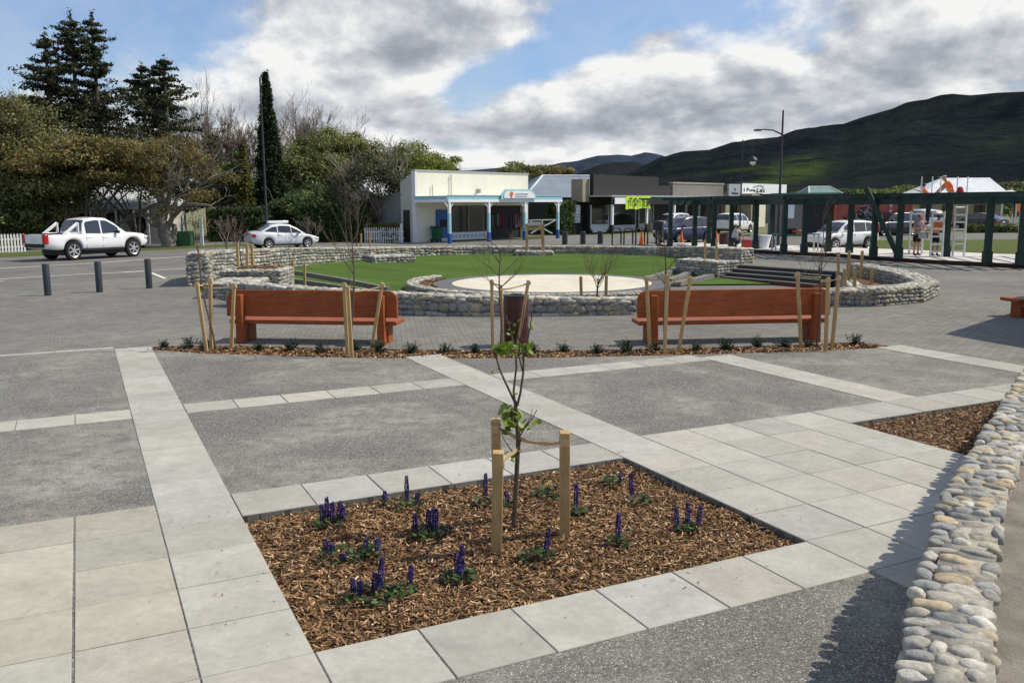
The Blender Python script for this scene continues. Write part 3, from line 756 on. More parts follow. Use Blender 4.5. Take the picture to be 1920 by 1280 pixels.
# litter bin
def bin_(p, h, r, label, m=M_BIN):
    t = thing('litter_bin', label, 'bin', p)
    mb = MB(); mb.lathe([(r*.97,0),(r,.03),(r,h-.05),(r*.985,h-.04),(r*.985,h-.02)], n=28); mb.build('drum', m, t, smooth=False)
    mb = MB(); mb.lathe([(r*1.02,h-.03),(r*1.02,h),(r*.62,h+.004),(r*.6,h-.04)], n=28, caps=False); mb.build('rim', M_STEEL, t)
    mb = MB(); mb.lathe([(.001,h-.05),(r*.97,h-.05)], n=28, caps=False); mb.build('liner', M_BOLL, t); return t
bin_(gp(968,648), .88, .215, 'tall round maroon litter bin standing between the two benches')
bin_(gp(1357,462,.05)+Vector((0,0,-.05)), .74, .26, 'short brown drum bin beside the pergola at the top of the back wall', M_BIN)
# bollards
def bollard(p, h, r, label, group):
    o = MB().lathe([(r,0),(r,h-.012),(r*.93,h)], n=20).build('bollard', M_BOLL, place=p); tag(o, label, 'bollard', group)
for p, q in (((90,554),'dark grey bollard, the leftmost of three on the cobbles'),((187,547.5),'dark grey bollard, the middle one of three on the cobbles'),((280,540.5),'dark grey bollard, rightmost of three, nearest the stone wall')):
    bollard(gp(*p), .87, .092, q, 'bollards along the road edge')
for k, (x, y) in enumerate(((1059,458.5),(1093,458),(1125.5,457.5))):
    bollard(gp(x,y), .78, .17, ('leftmost of three','middle one of three','rightmost of three')[k]+' short dark bollards beyond the back wall', 'bollards beyond the back wall')
# stakes, ties, saplings
def stake(bp, tp_, label, w=.054, group='wooden tree stakes'):
    b, t = Vector(bp), Vector(tp_); d = (t-b)
    o = MB().bar((0,0,-.1), d, w).build('tree_stake', M_STAKE, place=b, bevel=.006); tag(o, label, 'stake', group); return o
def tie(pts, label, w=.03):
    mb = MB(); c = sum((Vector(p) for p in pts), Vector())/len(pts)
    for a, b in zip(pts[:-1], pts[1:]):
        a, b = Vector(a), Vector(b); n = 5; prev = a
        for k in range(1, n+1):
            f = k/n; q = a.lerp(b,f)+Vector((0,0,-.16*(b-a).length*f*(1-f))); mb.bar(prev, q+(q-prev)*.04, .008, w*(1-.35*math.sin(f*math.pi)), up=(0,0,1)); prev = q
    for p in (pts[0],): mb.box(p, (.072,.072,w*1.7))
    o = mb.build('tree_tie', M_TIE, origin=c); tag(o, label, 'tie', 'webbing ties'); return o
def branch(mb, p, d, L, r, depth, spread=.6, n=5, up=.25, seg=4, cnt=None, minr=.0015, kink=.12):
    p = Vector(p); d = Vector(d).normalized(); pts = [p.copy()]; rad = [r]; cur = p.copy(); cd = d.copy()
    for k in range(seg):
        cd = (cd+Vector((random.gauss(0,kink),random.gauss(0,kink),random.gauss(0,kink)*.6+up*.1))).normalized()
        cur = cur+cd*L/seg; pts.append(cur.copy()); rad.append(max(minr, r*(1-.55*(k+1)/seg)))
    mb.tube(pts, rad, n, caps=False)
    if depth > 0:
        m = cnt or random.randint(2,4)
        for k in range(m):
            i = random.randint(max(1,seg//2), seg); q = pts[i]
            ax = Vector((random.gauss(0,1),random.gauss(0,1),random.gauss(0,.6))).normalized()
            nd = (cd+ax*spread+Vector((0,0,up))).normalized()
            branch(mb, q, nd, L*random.uniform(.5,.78), rad[i]*.68, depth-1, spread, max(3,n-1), up, max(2,seg-1), cnt, minr, kink)
def sapling(label, base, top, r=.016, twig=(5,.35,2), m=None, group='young bare street trees', spread=.7, wood=None):
    m = m or M_BARK; b, t = Vector(base), Vector(top)
    th = thing('sapling', label, 'young tree', b, 0, group); d = t-b; mb = MB(); pts = []
    for k in range(9):
        f = k/8; pts.append(d*f+Vector((math.sin(f*7+b.x)*.012*d.length,math.cos(f*5+b.y)*.012*d.length,0)))
    mb.tube(pts, [r*(1-.6*k/8) for k in range(9)], 7); mb.build('trunk', m, th)
    mb = MB()
    for k in range(twig[0]):
        f = random.uniform(.55,1.0) if k else 1.0; i = int(f*8); a = random.uniform(0,6.28)
        branch(mb, pts[i], (math.cos(a)*spread,math.sin(a)*spread,.8), twig[1]*random.uniform(.6,1.2), r*.38, twig[2], .55, 4, .3)
    mb.build('branches', m, th); return th
def staked(name, where, tree, stakes, pairs, zb=0, Y=None, **kw):
    """pixel marks of base and top -> one sapling, its stakes and its ties"""
    tb = gp(*tree[0], zb); sap = None
    tt = at(*tree[1], tb.y)
    sap = sapling(f'{name} {where}', tb, tt, **kw)
    tops = []
    for (b, t, word) in stakes:
        B = gp(*b, zb); T = at(*t, B.y+((tb.y-B.y)*.12)); tops.append(T)
        stake(B, T, f'{word} wooden stake of the sapling {where}')
    for (i, f) in pairs:
        T = tops[i]; c = tb.lerp(tt, f)
        tie([T+Vector((0,0,-.05)), c], f'tan tie on the {stakes[i][2]} stake {where}')
staked('thin bare sapling', 'left of the left bench', ((403,655),(360,420)), [((388,658),(369,529),'leaning left'),((396,654),(394,521),'middle'),((433,652),(439,531),'right')], [(0,.52),(1,.53),(2,.5)], r=.017, twig=(7,.5,2))
staked('slim bare sapling', 'at the right end of the left bench', ((663,664),(660,425)), [((652,666),(645,530),'leftmost'),((660,669),(652,537),'upright'),((694,657),(717,530),'right-leaning')], [(0,.5),(2,.5)], r=.018, twig=(9,.75,2), spread=.8)
staked('twiggy bare sapling', 'beside the maroon bin', ((938,660),(938,470)), [((924,659),(922,524),'left'),((943,652),(939,534),'middle'),((968,655),(991,525),'right-leaning')], [(0,.66),(2,.62)], r=.020, twig=(9,.42,2), spread=.9)
staked('budding sapling', 'at the left end of the right bench', ((1247,662),(1246,455)), [((1219,657),(1212,518),'left'),((1246,664),(1251,515),'middle'),((1271,658),(1295,518),'right-leaning')], [(0,.68),(2,.65)], r=.02, twig=(9,.3,2))
staked('curved dark sapling', 'at the right end of the right bench', ((1532,651),(1542,462)), [((1503,651),(1495,510),'left'),((1548,659),(1553,520),'middle'),((1559,655),(1573,517),'right')], [(0,.7),(1,.66),(2,.66)], r=.018, twig=(8,.4,2), m=M_BARK)
# inside the circle
def staked2(where, stakes, tree, zb, **kw):
    for (b, t, word) in stakes:
        B = gp(*b, zb); stake(B, at(*t, B.y), f'{word} wooden stake {where}', w=.075)
    if tree: 
        B = gp(*tree[0], zb); sapling('thin bare sapling '+where, B, at(*tree[1], B.y), **kw)
staked2('in the planter by the tall left wall', [((447,501),(445,456),'left'),((464,500),(463,457),'middle'),((474,499),(472,459),'right')], ((455,500),(440,420)), .56, r=.015, twig=(6,.5,2))
staked2('behind the left bench on the lawn terrace', [((523,529),(523,494),'left'),((549,531),(549,491),'middle'),((571,533),(571,495),'right')], ((541,528),(543,455)), -.1, r=.015, twig=(7,.5,2))
staked2('in the small planter at the back left of the lawn', [((677,470),(677,438),'left'),((694,470),(693,437),'right')], ((668,470),(672,380)), .18, r=.03, twig=(8,1.0,2))
staked2('in front of the cream stage', [((1090,556),(1089,518),'left'),((1136,556),(1137,516),'right')], None, .1)
B = gp(1120,560,.1); sapling('multi-stemmed reddish sapling spreading its bare twigs in front of the cream stage', B, at(1121,522,B.y), r=.03, twig=(10,.6,2), m=M_TWIG, spread=.75)
staked2('in the planter by the steps', [((1322,487),(1322,450),'thin left'),((1344,489),(1343,448),'thick right')], None, .15)
staked2('inside the horseshoe wall', [((1572,524),(1572,473),'rear left'),((1592,526),(1592,471),'rear middle'),((1613,525),(1617,470),'rear right'),((1584,560),(1584,503),'front left'),((1603,563),(1602,501),'front middle'),((1633,534),(1636,502),'front right')], ((1540,530),(1545,400)), -.05, r=.018, twig=(9,.7,2))
# timber tree guard and gate at the back wall
tg = gp(1000,470,.2); gu = thing('tree_guard', 'orange timber tree guard with white wrapping on the back wall planter', 'tree guard', tg)
for dx, dy in ((-.35,-.25),(.5,-.25),(-.3,.3),(.45,.3)): MB().bar((dx,dy,0),(dx*.9,dy,1.25),.09).build('post', M_STAKE, gu)
for z in (.62,1.05,1.22):
    MB().bar((-.42,-.3,z),(.52,-.3,z+.02),.04,.14).build('rail', M_STAKE, gu)
MB().bar((-.3,-.36,1.28),(.35,-.36,1.32),.05,.16).build('wrapping', M_GALV, gu)
gp_ = gp(1012,446); gate = thing('timber_gate', 'white braced timber gate frame behind the tree guard', 'gate', gp_, R(20))
M_WHITE = mat('white_paint', (.74,.74,.72), .55, .08, 4, .05, 50)
for p, q in (((-1.0,0,1.3),(1.4,0,1.3)),((1.3,0,1.3),(-.7,0,.35)),((-.9,0,1.3),(1.0,0,.3)),((.2,0,0),(.2,0,1.3))): MB().bar(p,q,.07).build('rail', M_WHITE, gate)

# --- the leafy sapling in the front bed
Yt = 6.43; mb = MB(); lv = []
def L_(pts, rad, n=7):
    P_ = [at(x,y,Yt+dy) for x, y, dy in pts]; mb.tube(P_, np.linspace(rad[0],rad[1],len(P_)), n); return P_
fs = thing('sapling', 'leafy young tree with dark knobbly stem and bright green leaves in the front mulch bed', 'young tree', gp(964,978))
tk = MB(); tk.tube([at(x,y,Yt+d) for x,y,d in ((963,984,0),(966,950,0),(968,905,.01),(970,860,0),(972,825,-.01),(970,800,0),(968,775,.01),(966,752,0))], [.021,.019,.0175,.018,.018,.016,.015,.013], 9)
tk.build('trunk', M_BARK, fs, local=False)
L_([(966,755,0),(958,738,.02),(947,715,.03),(937,693,.05),(930,668,.06),(924,655,.06)],(.010,.005)); L_([(930,668,.06),(936,655,.05),(934,640,.05)],(.004,.003))
L_([(966,757,0),(963,735,0),(965,715,0),(968,690,0),(967,660,.02),(960,632,.02),(953,605,.0),(949,592,0)],(.010,.0035))
L_([(970,760,0),(976,735,-.02),(981,700,-.03),(982,665,-.03),(989,640,-.03),(994,615,-.04),(998,585,-.04)],(.010,.004)); L_([(981,700,-.03),(973,668,-.02),(975,640,0),(980,600,.0),(984,572,0)],(.006,.003))
L_([(968,828,0),(985,800,-.05),(997,785,-.08),(1007,768,-.08)],(.006,.003)); L_([(985,800,-.05),(996,778,-.03),(998,766,-.03)],(.003,.002)); L_([(966,852,0),(952,835,.05),(943,820,.06),(941,806,.06)],(.005,.002))
for _ in range(26):
    x, y = random.choice([(930,665),(964,650),(955,610),(992,620),(983,600),(975,640),(997,590)]); L_([(x,y,0),(x+random.uniform(-7,7),y-random.uniform(4,14),random.uniform(-.05,.05))],(.0045,.0025),5)
mb.build('branches', M_BARK, fs, local=False)
M_LEAF = mat('fresh_leaf', (.17,.34,.035), .45, .22, 25, .15, 80, spec=.5, trans=.38)
lf = MB(); prof = [(0,-.5),(.30,-.36),(.46,-.05),(.38,.28),(.14,.46),(0,.56),(-.14,.46),(-.38,.28),(-.46,-.05),(-.30,-.36)]
def leaf(mb, p, s_, rx, ry, rz, prof=prof, cup=.25, col=None):
    v = np.array([(0,0,-cup*.12)]+[(x*s_,y*s_,(x*x)*cup*s_) for x, y in prof]); v[0] = (0,0,0)
    n = len(prof); i = np.arange(n)+1; j = np.roll(i,-1)
    mb.add(v @ rotm(rx,ry,rz).T+np.array(p), np.stack([np.zeros(n,int),i,j],1), col)
for x, y, s_, k in ((968,600,.035,3),(990,612,.04,3),(956,618,.035,3),(930,690,.035,2),(982,672,.04,2),(972,740,.04,2),(938,650,.085,9),(950,652,.085,6),(944,660,.07,5),(965,660,.06,4),(994,654,.075,6),(985,662,.05,3),(972,655,.05,4),(946,770,.08,5),(960,768,.075,5),(955,785,.09,8),(972,782,.08,6),(962,800,.08,6),(985,795,.075,5),(945,802,.075,4),(1003,797,.07,3),(975,802,.07,4),(968,850,.05,5),(955,855,.045,3)):
    for _ in range(k):
        c = random.uniform(.65,1.25); leaf(lf, at(x+random.uniform(-8,8),y+random.uniform(-9,9),Yt+random.uniform(-.07,.07)), s_*random.uniform(.6,1.0), random.uniform(.2,1.3), random.uniform(-.6,.6), random.uniform(0,6.28), col=(c,c*random.uniform(.9,1.1),c))
M_LEAF2 = mat('fresh_leaf_tinted', (.20,.29,.03), .45, .2, 25, .15, 80, spec=.5, attr=True, trans=.38)
lf.build('leaves', M_LEAF2, fs, local=False)
stake(gp(930,1034,-.05), at(934,846,5.92), 'front left squared stake of the leafy sapling in the mulch bed', .078)
stake(gp(934,978,-.05), at(929,786,6.45), 'rear left round-topped stake of the leafy sapling in the mulch bed', .07)
stake(gp(1059,1001,-.05), at(1059,809,6.22), 'right squared stake of the leafy sapling in the mulch bed', .076)
tie([at(1058,828,6.22), at(1020,831,6.3), at(974,822,6.43)], 'tan webbing tie from the right stake to the leafy sapling', .034)
tie([at(936,868,5.93), at(955,852,6.2), at(971,840,6.43)], 'tan webbing tie from the front left stake to the leafy sapling', .034)
tie([at(930,803,6.44), at(950,808,6.44), at(968,820,6.43)], 'tan webbing tie from the rear left stake to the leafy sapling', .034)

# --- blue bugle plants
M_PLANT = mat('plant_leaf', (1,1,1), .6, .25, 30, .1, 90, attr=True, trans=.2)
M_PETAL = mat('violet_petal', (1,1,1), .6, .25, 60, attr=True, trans=.15)
lfp = [(0,-.5),(.2,-.3),(.27,.0),(.2,.33),(0,.52),(-.2,.33),(-.27,0),(-.2,-.3)]
def bugle(p, label, spikes, rad, nl):
    t = thing('flowering_plant', label, 'flower', p, 0, 'violet flowering plants in the front bed'); mb = MB()
    for k in range(int(nl*1.5)):
        a = random.uniform(0,6.28); r = rad*math.sqrt(random.random()); g = random.choice([(.045,.10,.025),(.07,.15,.03),(.03,.07,.022),(.06,.085,.04),(.10,.19,.05)])
        leaf(mb, (r*math.cos(a),r*math.sin(a),.015+random.uniform(0,.075)*(1-r/rad*.6)), random.uniform(.03,.065), random.uniform(-.6,.6), random.uniform(-.6,.6), a+random.gauss(0,.7), lfp, .5, np.array(g)*random.uniform(.45,.85))
    mb.build('foliage', M_PLANT, t); 
    for (dx, dy, h, lean) in spikes:
        fm = MB(); fm.tube([(dx,dy,0),(dx+lean*h*.4,dy,h*.5),(dx+lean*h,dy,h)], [.004,.0035,.002], 5, (.08,.06,.06))
        n = int(h/.0075)
        for k in range(n):
            z = h*(.28+.72*k/n); wd = .019*(1-.45*max(0,(k/n-.6)/.4)); 
            for q in range(7):
                a = q*.9+k*1.3+random.random()*.5; c = np.array(random.choice([(.06,.045,.24),(.10,.08,.36),(.045,.03,.15),(.15,.13,.46),(.05,.02,.10)]))
                leaf(fm, (dx+lean*z+wd*math.cos(a)*.8,dy+wd*math.sin(a)*.8,z+random.uniform(-.004,.004)), random.uniform(.013,.023), random.uniform(.4,1.4), random.uniform(-.4,.4), a, lfp, .5, c)
        fm.build('flower_spike', M_PETAL, t)
Z0 = -.035
for (x,y,label,sp,rd,nl) in (
 (618,985,'dense clump of violet flower spikes in the far left corner of the mulch bed',[(-.05,0,.17,-.05),(-.02,.02,.22,0),(.02,0,.19,.05),(.06,.05,.18,.1),(.085,.02,.15,.15)],.12,46),
 (768,952,'single tall violet flower spike near the back edge of the mulch bed',[(-.02,0,.27,0),(.05,.04,.12,.1)],.13,30),
 (722,946,'tiny violet flower spike on its own near the back edge of the mulch bed',[(0,0,.12,0)],.04,8),
 (803,1003,'broad violet clump in the left middle of the mulch bed',[(-.09,0,.17,-.05),(.0,.03,.19,0),(.03,-.01,.21,.02),(.05,.02,.2,.05)],.14,52),
 (640,1046,'sprawling plant with drooping violet heads along the left of the mulch bed',[(-.1,.06,.12,-.2),(-.06,.02,.1,-.1),(.03,-.08,.07,0)],.17,52),
 (694,1042,'small leafy plant with two short violet spikes right of the sprawling one',[(-.03,.02,.12,0),(.05,0,.13,.05)],.10,34),
 (690,1122,'largest violet clump with one tall spike at the front left of the mulch bed',[(-.09,.02,.13,-.05),(-.05,0,.12,0),(.07,.02,.27,.08),(.03,.03,.16,.1)],.16,60),
 (757,1112,'leaning violet spike just right of the front left clump',[(.03,.02,.18,.1)],.08,22),
 (862,1084,'two-tiered violet spikes over a leafy rosette left of the front stake',[(-.02,.03,.16,0),(.01,0,.23,.03),(0,-.03,.11,0)],.12,44),
 (1006,1048,'leafy plant with one leaning violet spike right of the front stake',[(.06,.02,.22,.12)],.13,42),
 (1158,1020,'single upright violet spike in the right middle of the mulch bed',[(0,0,.23,.02)],.10,26),
 (1290,995,'three violet spikes in a row at the right of the mulch bed',[(-.08,0,.18,-.08),(0,.03,.21,0),(.07,0,.20,.1)],.10,36),
 (1198,944,'leaning violet spike with leaves trailing right near the right corner of the mulch bed',[(-.05,.03,.25,-.08)],.12,26),
 (1152,907,'low dark plant with a faint violet head near the far corner of the mulch bed',[(.04,0,.09,.1)],.12,28),
 (1080,962,'tall violet spike right behind the right stake',[(0,0,.25,0)],.09,24),
 (1030,930,'low leafy plant with no flower between the sapling and the right stake',[],.15,42),
 (910,944,'tall violet spike left of the rear stake',[(0,0,.26,.02)],.08,26),
 (958,950,'faint violet spike close to the base of the sapling',[(-.03,.05,.10,0)],.05,10)):
    bugle(gp(x,y,Z0), label, sp, rd, nl)
# --- shrublets along the mulch strip
def shrublet(seed):
    random.seed(seed); mb = MB()
    for k in range(46):
        a = random.uniform(0,6.28); e = random.uniform(.35,1.5); L = random.uniform(.10,.24)
        d = np.array((math.cos(a)*math.cos(e),math.sin(a)*math.cos(e),math.sin(e)))
        mb.tube([(0,0,0),tuple(d*L)], [.003,.0015], 3, (.05,.045,.03), caps=False)
        for q in range(8):
            f = random.uniform(.25,1); g = np.array(random.choice([(.022,.042,.022),(.035,.062,.03),(.05,.075,.04)]))
            leaf(mb, tuple(d*L*f+np.array((random.gauss(0,.01),random.gauss(0,.01),random.gauss(0,.01)))), random.uniform(.02,.04), random.uniform(-1,1), random.uniform(-1,1), a, lfp, .4, g)
    return mb
protos = []
for i, x in enumerate((308,353,386,487,545,600,668,712,772,835,891,1000,1057,1120,1175,1228,1305,1362,1420,1470,1516,1605)):
    y = np.interp(x, [300,600,960,1300,1605], [652,660,664,658,646.5])+random.uniform(-1.5,1.5); p = gp(x,y,-.02)
    if i < 4:
        o = shrublet(i+3).build('shrublet', M_PLANT, place=p); protos.append(o)
    else:
        o = protos[i%4].copy(); col.objects.link(o); o.location = p
    o.rotation_euler = (0,0,i*1.7); s_ = .8+.35*((i*37)%10)/10; o.scale = (s_,s_,s_)
    tag(o, 'small dark green shrublet planted in the narrow bark strip behind the aggregate paving', 'shrub', 'shrublets in a row along the bark strip')
random.seed(21)
# things just outside the frame: railing on the terrace, kiosk that throws the shadow at the right
rl = thing('railing', 'black steel railing on the terrace outside the right edge, seen by its shadow', 'railing', (3.6,2.6,.645))
o_ = off(wl, -WT-1.1)
o_ = [p for p in o_ if p[1] > .2]
for z in (.12,.45,.78,1.05):
    mb = MB(); mb.tube([(p[0],p[1],.645+z) for p in o_], .022, 6); mb.build('rail', M_STEEL, rl, local=False)
for p in o_[::4]: MB().bar((p[0],p[1],.645),(p[0],p[1],1.72),.05).build('post', M_STEEL, rl, local=False)
kc = np.array((10.95,16.55)); k1 = np.array((.30,-.95)); k2 = np.array((.69,.72)); k1 /= np.linalg.norm(k1); k2 /= np.linalg.norm(k2)
kq = [kc, kc+k1*4.2, kc+k1*4.2+k2*5, kc+k2*5]
ks = thing('kiosk', 'timber kiosk outside the right edge, seen only by its shadow on the paving', 'building', (*kc,0))
mb = MB(); mb.prism([tuple(a) for a in [kc+k1*.3+k2*.3, kc+k1*4+k2*.3, kc+k1*4+k2*4.8, kc+k1*.3+k2*4.8]], 0, 3.2); mb.build('wall', m_wood('kiosk_board',(.12,.10,.08),(.18,.15,.12),.8), ks, local=False)
mb = MB(); mb.prism([tuple(a) for a in kq], 3.2, 3.45); mb.build('roof', M_BOLL, ks, local=False)
# =============================== VEHICLES ===============================
M_CARWHITE = mat('white_car_paint', (.80,.80,.80), .28, .03, 2, spec=.5, coat=.6)
M_CARSILV = mat('silver_white_paint', (.66,.68,.70), .3, .04, 2, spec=.5, coat=.6)
M_CARBLUE = mat('deep_blue_paint', (.012,.015,.062), .3, .06, 2, spec=.5, coat=.6)
M_CARDARK = mat('dark_car_paint', (.015,.017,.022), .3, .06, 2, spec=.5, coat=.6)
M_GLASS = mat('tinted_glass', (.018,.02,.026), .08, .1, 3, spec=.8, coat=.5)
M_TYRE = mat('tyre_rubber', (.012,.012,.013), .8, .2, 20, .2, 80)
M_RIM = mat('alloy', (.62,.62,.63), .35, .05, 10, metal=.7)
M_RED = mat('tail_light_red', (.45,.012,.012), .25, .1, 10, coat=.4)
M_LAMP = mat('lamp_lens', (.75,.76,.78), .15, .05, 10, coat=.4)
M_TRIM = mat('black_plastic', (.02,.02,.021), .6, .1, 10)
M_PLATE = mat('number_plate', (.7,.7,.68), .5, .05, 10)
def car(name, label, paint, loc, rz, scale=1.0, kind='sedan', roof_sign=False, group=None, detail=True):
    K = dict(
     sedan=dict(L=4.4,W=1.72,wb=2.56,f0=.86,wr=.31, low=[(-2.2,.55,.95),(-2.12,.36,1.00),(-1.6,.24,1.03),(0,.2,.93),(.9,.2,.90),(1.5,.22,.82),(2.0,.28,.70),(2.16,.34,.60),(2.2,.42,.52)],
                roof=[(-2.0,1.0),(-1.55,1.13),(-.95,1.42),(-.3,1.5),(.25,1.46),(.75,1.22),(1.28,.87)], win=[(-1.42,-.62),(-.55,.28),(.34,.78)], ws=(.38,1.2), rw=(-1.72,-.98)),
     suv=dict(L=4.6,W=1.8,wb=2.63,f0=.93,wr=.36, low=[(-2.3,.6,1.0),(-2.22,.42,1.05),(-1.6,.3,1.06),(0,.27,1.04),(.85,.27,1.03),(1.5,.3,.98),(2.1,.36,.88),(2.25,.42,.75),(2.3,.5,.65)],
                roof=[(-2.26,1.0),(-2.12,1.38),(-1.92,1.62),(-1.2,1.7),(-.2,1.7),(.3,1.64),(.75,1.38),(1.15,1.03)], win=[(-1.95,-1.15),(-1.08,-.2),(-.12,.62)], ws=(.4,1.1), rw=(-2.24,-1.96)),
     van=dict(L=3.9,W=1.72,wb=2.45,f0=.8,wr=.3, low=[(-1.95,.5,.98),(-1.9,.36,1.0),(-1.4,.24,1.0),(0,.2,.98),(.7,.2,.98),(1.3,.22,.93),(1.75,.28,.82),(1.9,.36,.68),(1.95,.42,.58)],
                roof=[(-1.93,.98),(-1.84,1.35),(-1.65,1.54),(-.8,1.62),(0,1.6),(.45,1.5),(.85,1.22),(1.25,.95)], win=[(-1.62,-.92),(-.84,-.05),(.03,.7)], ws=(.5,1.2), rw=(-1.91,-1.68)),
     pickup=dict(L=5.35,W=1.85,wb=3.1,f0=.95,wr=.41, low=[(-2.68,.66,1.08),(-2.62,.55,1.10),(-2.1,.46,1.10),(-.75,.44,1.09),(.2,.40,1.06),(1.2,.40,1.10),(1.9,.44,1.09),(2.45,.5,1.02),(2.6,.55,.93),(2.67,.62,.80)],
                roof=[(-.88,1.10),(-.80,1.5),(-.62,1.72),(-.1,1.78),(.45,1.75),(.85,1.54),(1.42,1.12)], win=[(-.68,.08),(.16,1.0)], ws=(.6,1.3), rw=(-.86,-.66)))[kind]
    t = thing(name, label, 'car' if kind != 'pickup' else 'pickup truck', loc, rz, group); t.scale = (scale,)*3
    L, W, wr = K['L'], K['W'], K['wr']; xf = L/2-K['f0']; xr = xf-K['wb']; hw = W/2
    xs = sorted(set(list(np.linspace(-L/2,L/2,70))+[xf+wr*1.17*math.cos(a) for a in np.linspace(0,math.pi,13)]+[xr+wr*1.17*math.cos(a) for a in np.linspace(0,math.pi,13)]))
    lx = [p[0] for p in K['low']]; zb_ = [p[1] for p in K['low']]; zt_ = [p[2] for p in K['low']]
    def hwid(x): e = (abs(x)-L/2+.75)/.75; return hw*(1-.24*max(0,e)**2.4)
    rows = []
    for x in xs:
        zb = np.interp(x,lx,zb_); zt = np.interp(x,lx,zt_)
        for w in (xf,xr):
            d = wr*1.17
            if abs(x-w) < d: zb = max(zb, wr+math.sqrt(max(0,d*d-(x-w)**2))*.98)
        w = hwid(x); zb = min(zb, zt-.08); hgt = zt-zb
        prof_ = [(0,zb),(w*.9,zb),(w*.985,zb+hgt*.1),(w,zb+hgt*.42),(w*.99,zb+hgt*.72),(w*.955,zb+hgt*.93),(w*.90,zt),(w*.5,zt+.025),(0,zt+.03)]
        rows.append([(x,y,z) for y, z in prof_]+[(x,-y,z) for y, z in prof_[-2::-1]])
    mb = MB(); mb.grid(np.array(rows)[:,::-1]); mb.poly(rows[0]); mb.poly(rows[-1][::-1]); mb.build('body', paint, t, smooth=True)
    rx = [p[0] for p in K['roof']]; rzz = [p[1] for p in K['roof']]
    def belt(x): return np.interp(x,lx,zt_)-.01
    def S(x, f):
        z0, z1 = belt(x), max(np.interp(x,rx,rzz), belt(x)+.005); z = z0+(z1-z0)*f
        top = max(rzz); tumb = (z-z0)/(top-.95); return hwid(x)*(.925-.20*tumb), z
    cx = np.linspace(rx[0], rx[-1], 40); rows = []
    for x in cx:
        pr = [S(x,f) for f in (0,.35,.7,.9,1)]; pr = pr+[(pr[-1][0]*.6,pr[-1][1]+.02),(0,pr[-1][1]+.03)]
        pr[4] = (pr[4][0]*.955,pr[4][1])
        rows.append([(x,y,z) for y, z in pr]+[(x,-y,z) for y, z in pr[-2::-1]])
    mb = MB(); mb.grid(np.array(rows)[:,::-1]); mb.poly(rows[0]); mb.poly(rows[-1][::-1]); mb.build('cabin', paint, t, smooth=True)
    for sy in (1,-1):
        for k, (a, b) in enumerate(K['win']):
            mb = MB(); g = []
            for x in np.linspace(a,b,9):
                rz1 = np.interp(x,rx,rzz); room = rz1-belt(x); r_ = []
                for f in (0,.25,.5,.75,1):
                    z = belt(x)+.05+(max(room-.15,.02))*f; ff = (z-belt(x))/max(room,.05); y, _ = S(x,min(ff,.97)); r_.append((x,sy*(y+.008),z))
                g.append(r_)
            mb.grid(np.array(g)); mb.build('window', M_GLASS, t)
    for nm, (a, b) in (('windscreen',K['ws']),('rear_window',K['rw'])):
        mb = MB(); g = []
        for x in np.linspace(a,b,7):
            z = np.interp(x,rx,rzz); y, _ = S(x,.9); g.append([(x+(.012 if nm == 'windscreen' else -.012),y*k*.93,z+.012+.026*(1-abs(k))) for k in np.linspace(-1,1,9)])
        mb.grid(np.array(g)); mb.build(nm, M_GLASS, t)
    for x in (xf,xr):
        for sy in (1,-1):
            M = np.array(Matrix.Rotation(R(-90*sy),3,'X')); c = (x,sy*(hw-.20),wr)
            wt = MB(); wt.lathe([(wr*.62,.0),(wr*.95,0),(wr,.04),(wr,.17),(wr*.95,.205),(wr*.68,.215),(wr*.64,.19)], c, 26, M); ty = wt.build('wheel', M_TYRE, t, smooth=False)
            rm = MB(); rm.lathe([(wr*.70,.19),(wr*.68,.222),(wr*.6,.20)], c, 26, M, caps=False)
            for k in range(6):
                a = k*math.pi/3+.3; v = BOXV*np.array((wr*.56,wr*.15,.03))+np.array((wr*.34,0,.195)); v = v @ rotm(rz=a).T; rm.add(v @ M.T+np.array(c), BOXF)
            rm.lathe([(.001,.22),(wr*.17,.22),(wr*.2,.19)], c, 12, M, caps=False); rm.build('rim', M_RIM, ty)
    # dark wheel wells and underside
    mb = MB(); mb.box(((xf+xr)/2,0,wr+.02),(K['wb']+wr*2.1,W*.86,wr*1.0)); mb.build('chassis', M_TRIM, t)
    zt0 = zt_[0]
    for sy in (1,-1):
        mb = MB()
        if kind == 'suv': mb.box((-L/2+.12,sy*hw*.80,1.28),(.14,.16,.52),ry=R(12))
        elif kind == 'van': mb.box((-L/2+.06,sy*hw*.82,1.12),(.12,.14,.42),ry=R(8))
        elif kind == 'pickup': mb.box((-L/2+.07,sy*hw*.83,.93),(.20,.22,.40))
        else: mb.box((-L/2+.11,sy*hw*.74,.82),(.2,.38,.2))
        mb.build('tail_light', M_RED, t, bevel=.03)
        xh = L/2-.2; zh = np.interp(xh,lx,zt_)-.12
        mb = MB(); mb.box((xh,sy*hw*.70,zh),(.30,.36,.14),rz=sy*R(-28)); mb.build('headlight', M_LAMP, t, bevel=.04)
        mx = K['ws'][1]-.42; mb = MB(); mb.box((mx,sy*(hw+.06),belt(mx)+.08),(.12,.18,.13)); mb.build('mirror', paint if kind == 'suv' else M_TRIM, t, bevel=.03)
        for (a, b) in K['win'][-2:]:
            mb = MB(); mb.box((a+.12,sy*(hwid(a)*.985+.004),belt(a)-.13),(.2,.03,.035)); mb.build('door_handle', paint, t, bevel=.01)
            mb = MB(); mb.box((a-.03,sy*(hwid(a)*.985),.72),(.012,.02,.5)); mb.build('door_gap', M_TRIM, t)
        mb = MB(); mb.box(((xf+xr)/2,sy*(hw*.985),np.interp(0,lx,zb_)+.03),(K['wb']-wr*2.5,.05,.09)); mb.build('sill', M_TRIM, t)
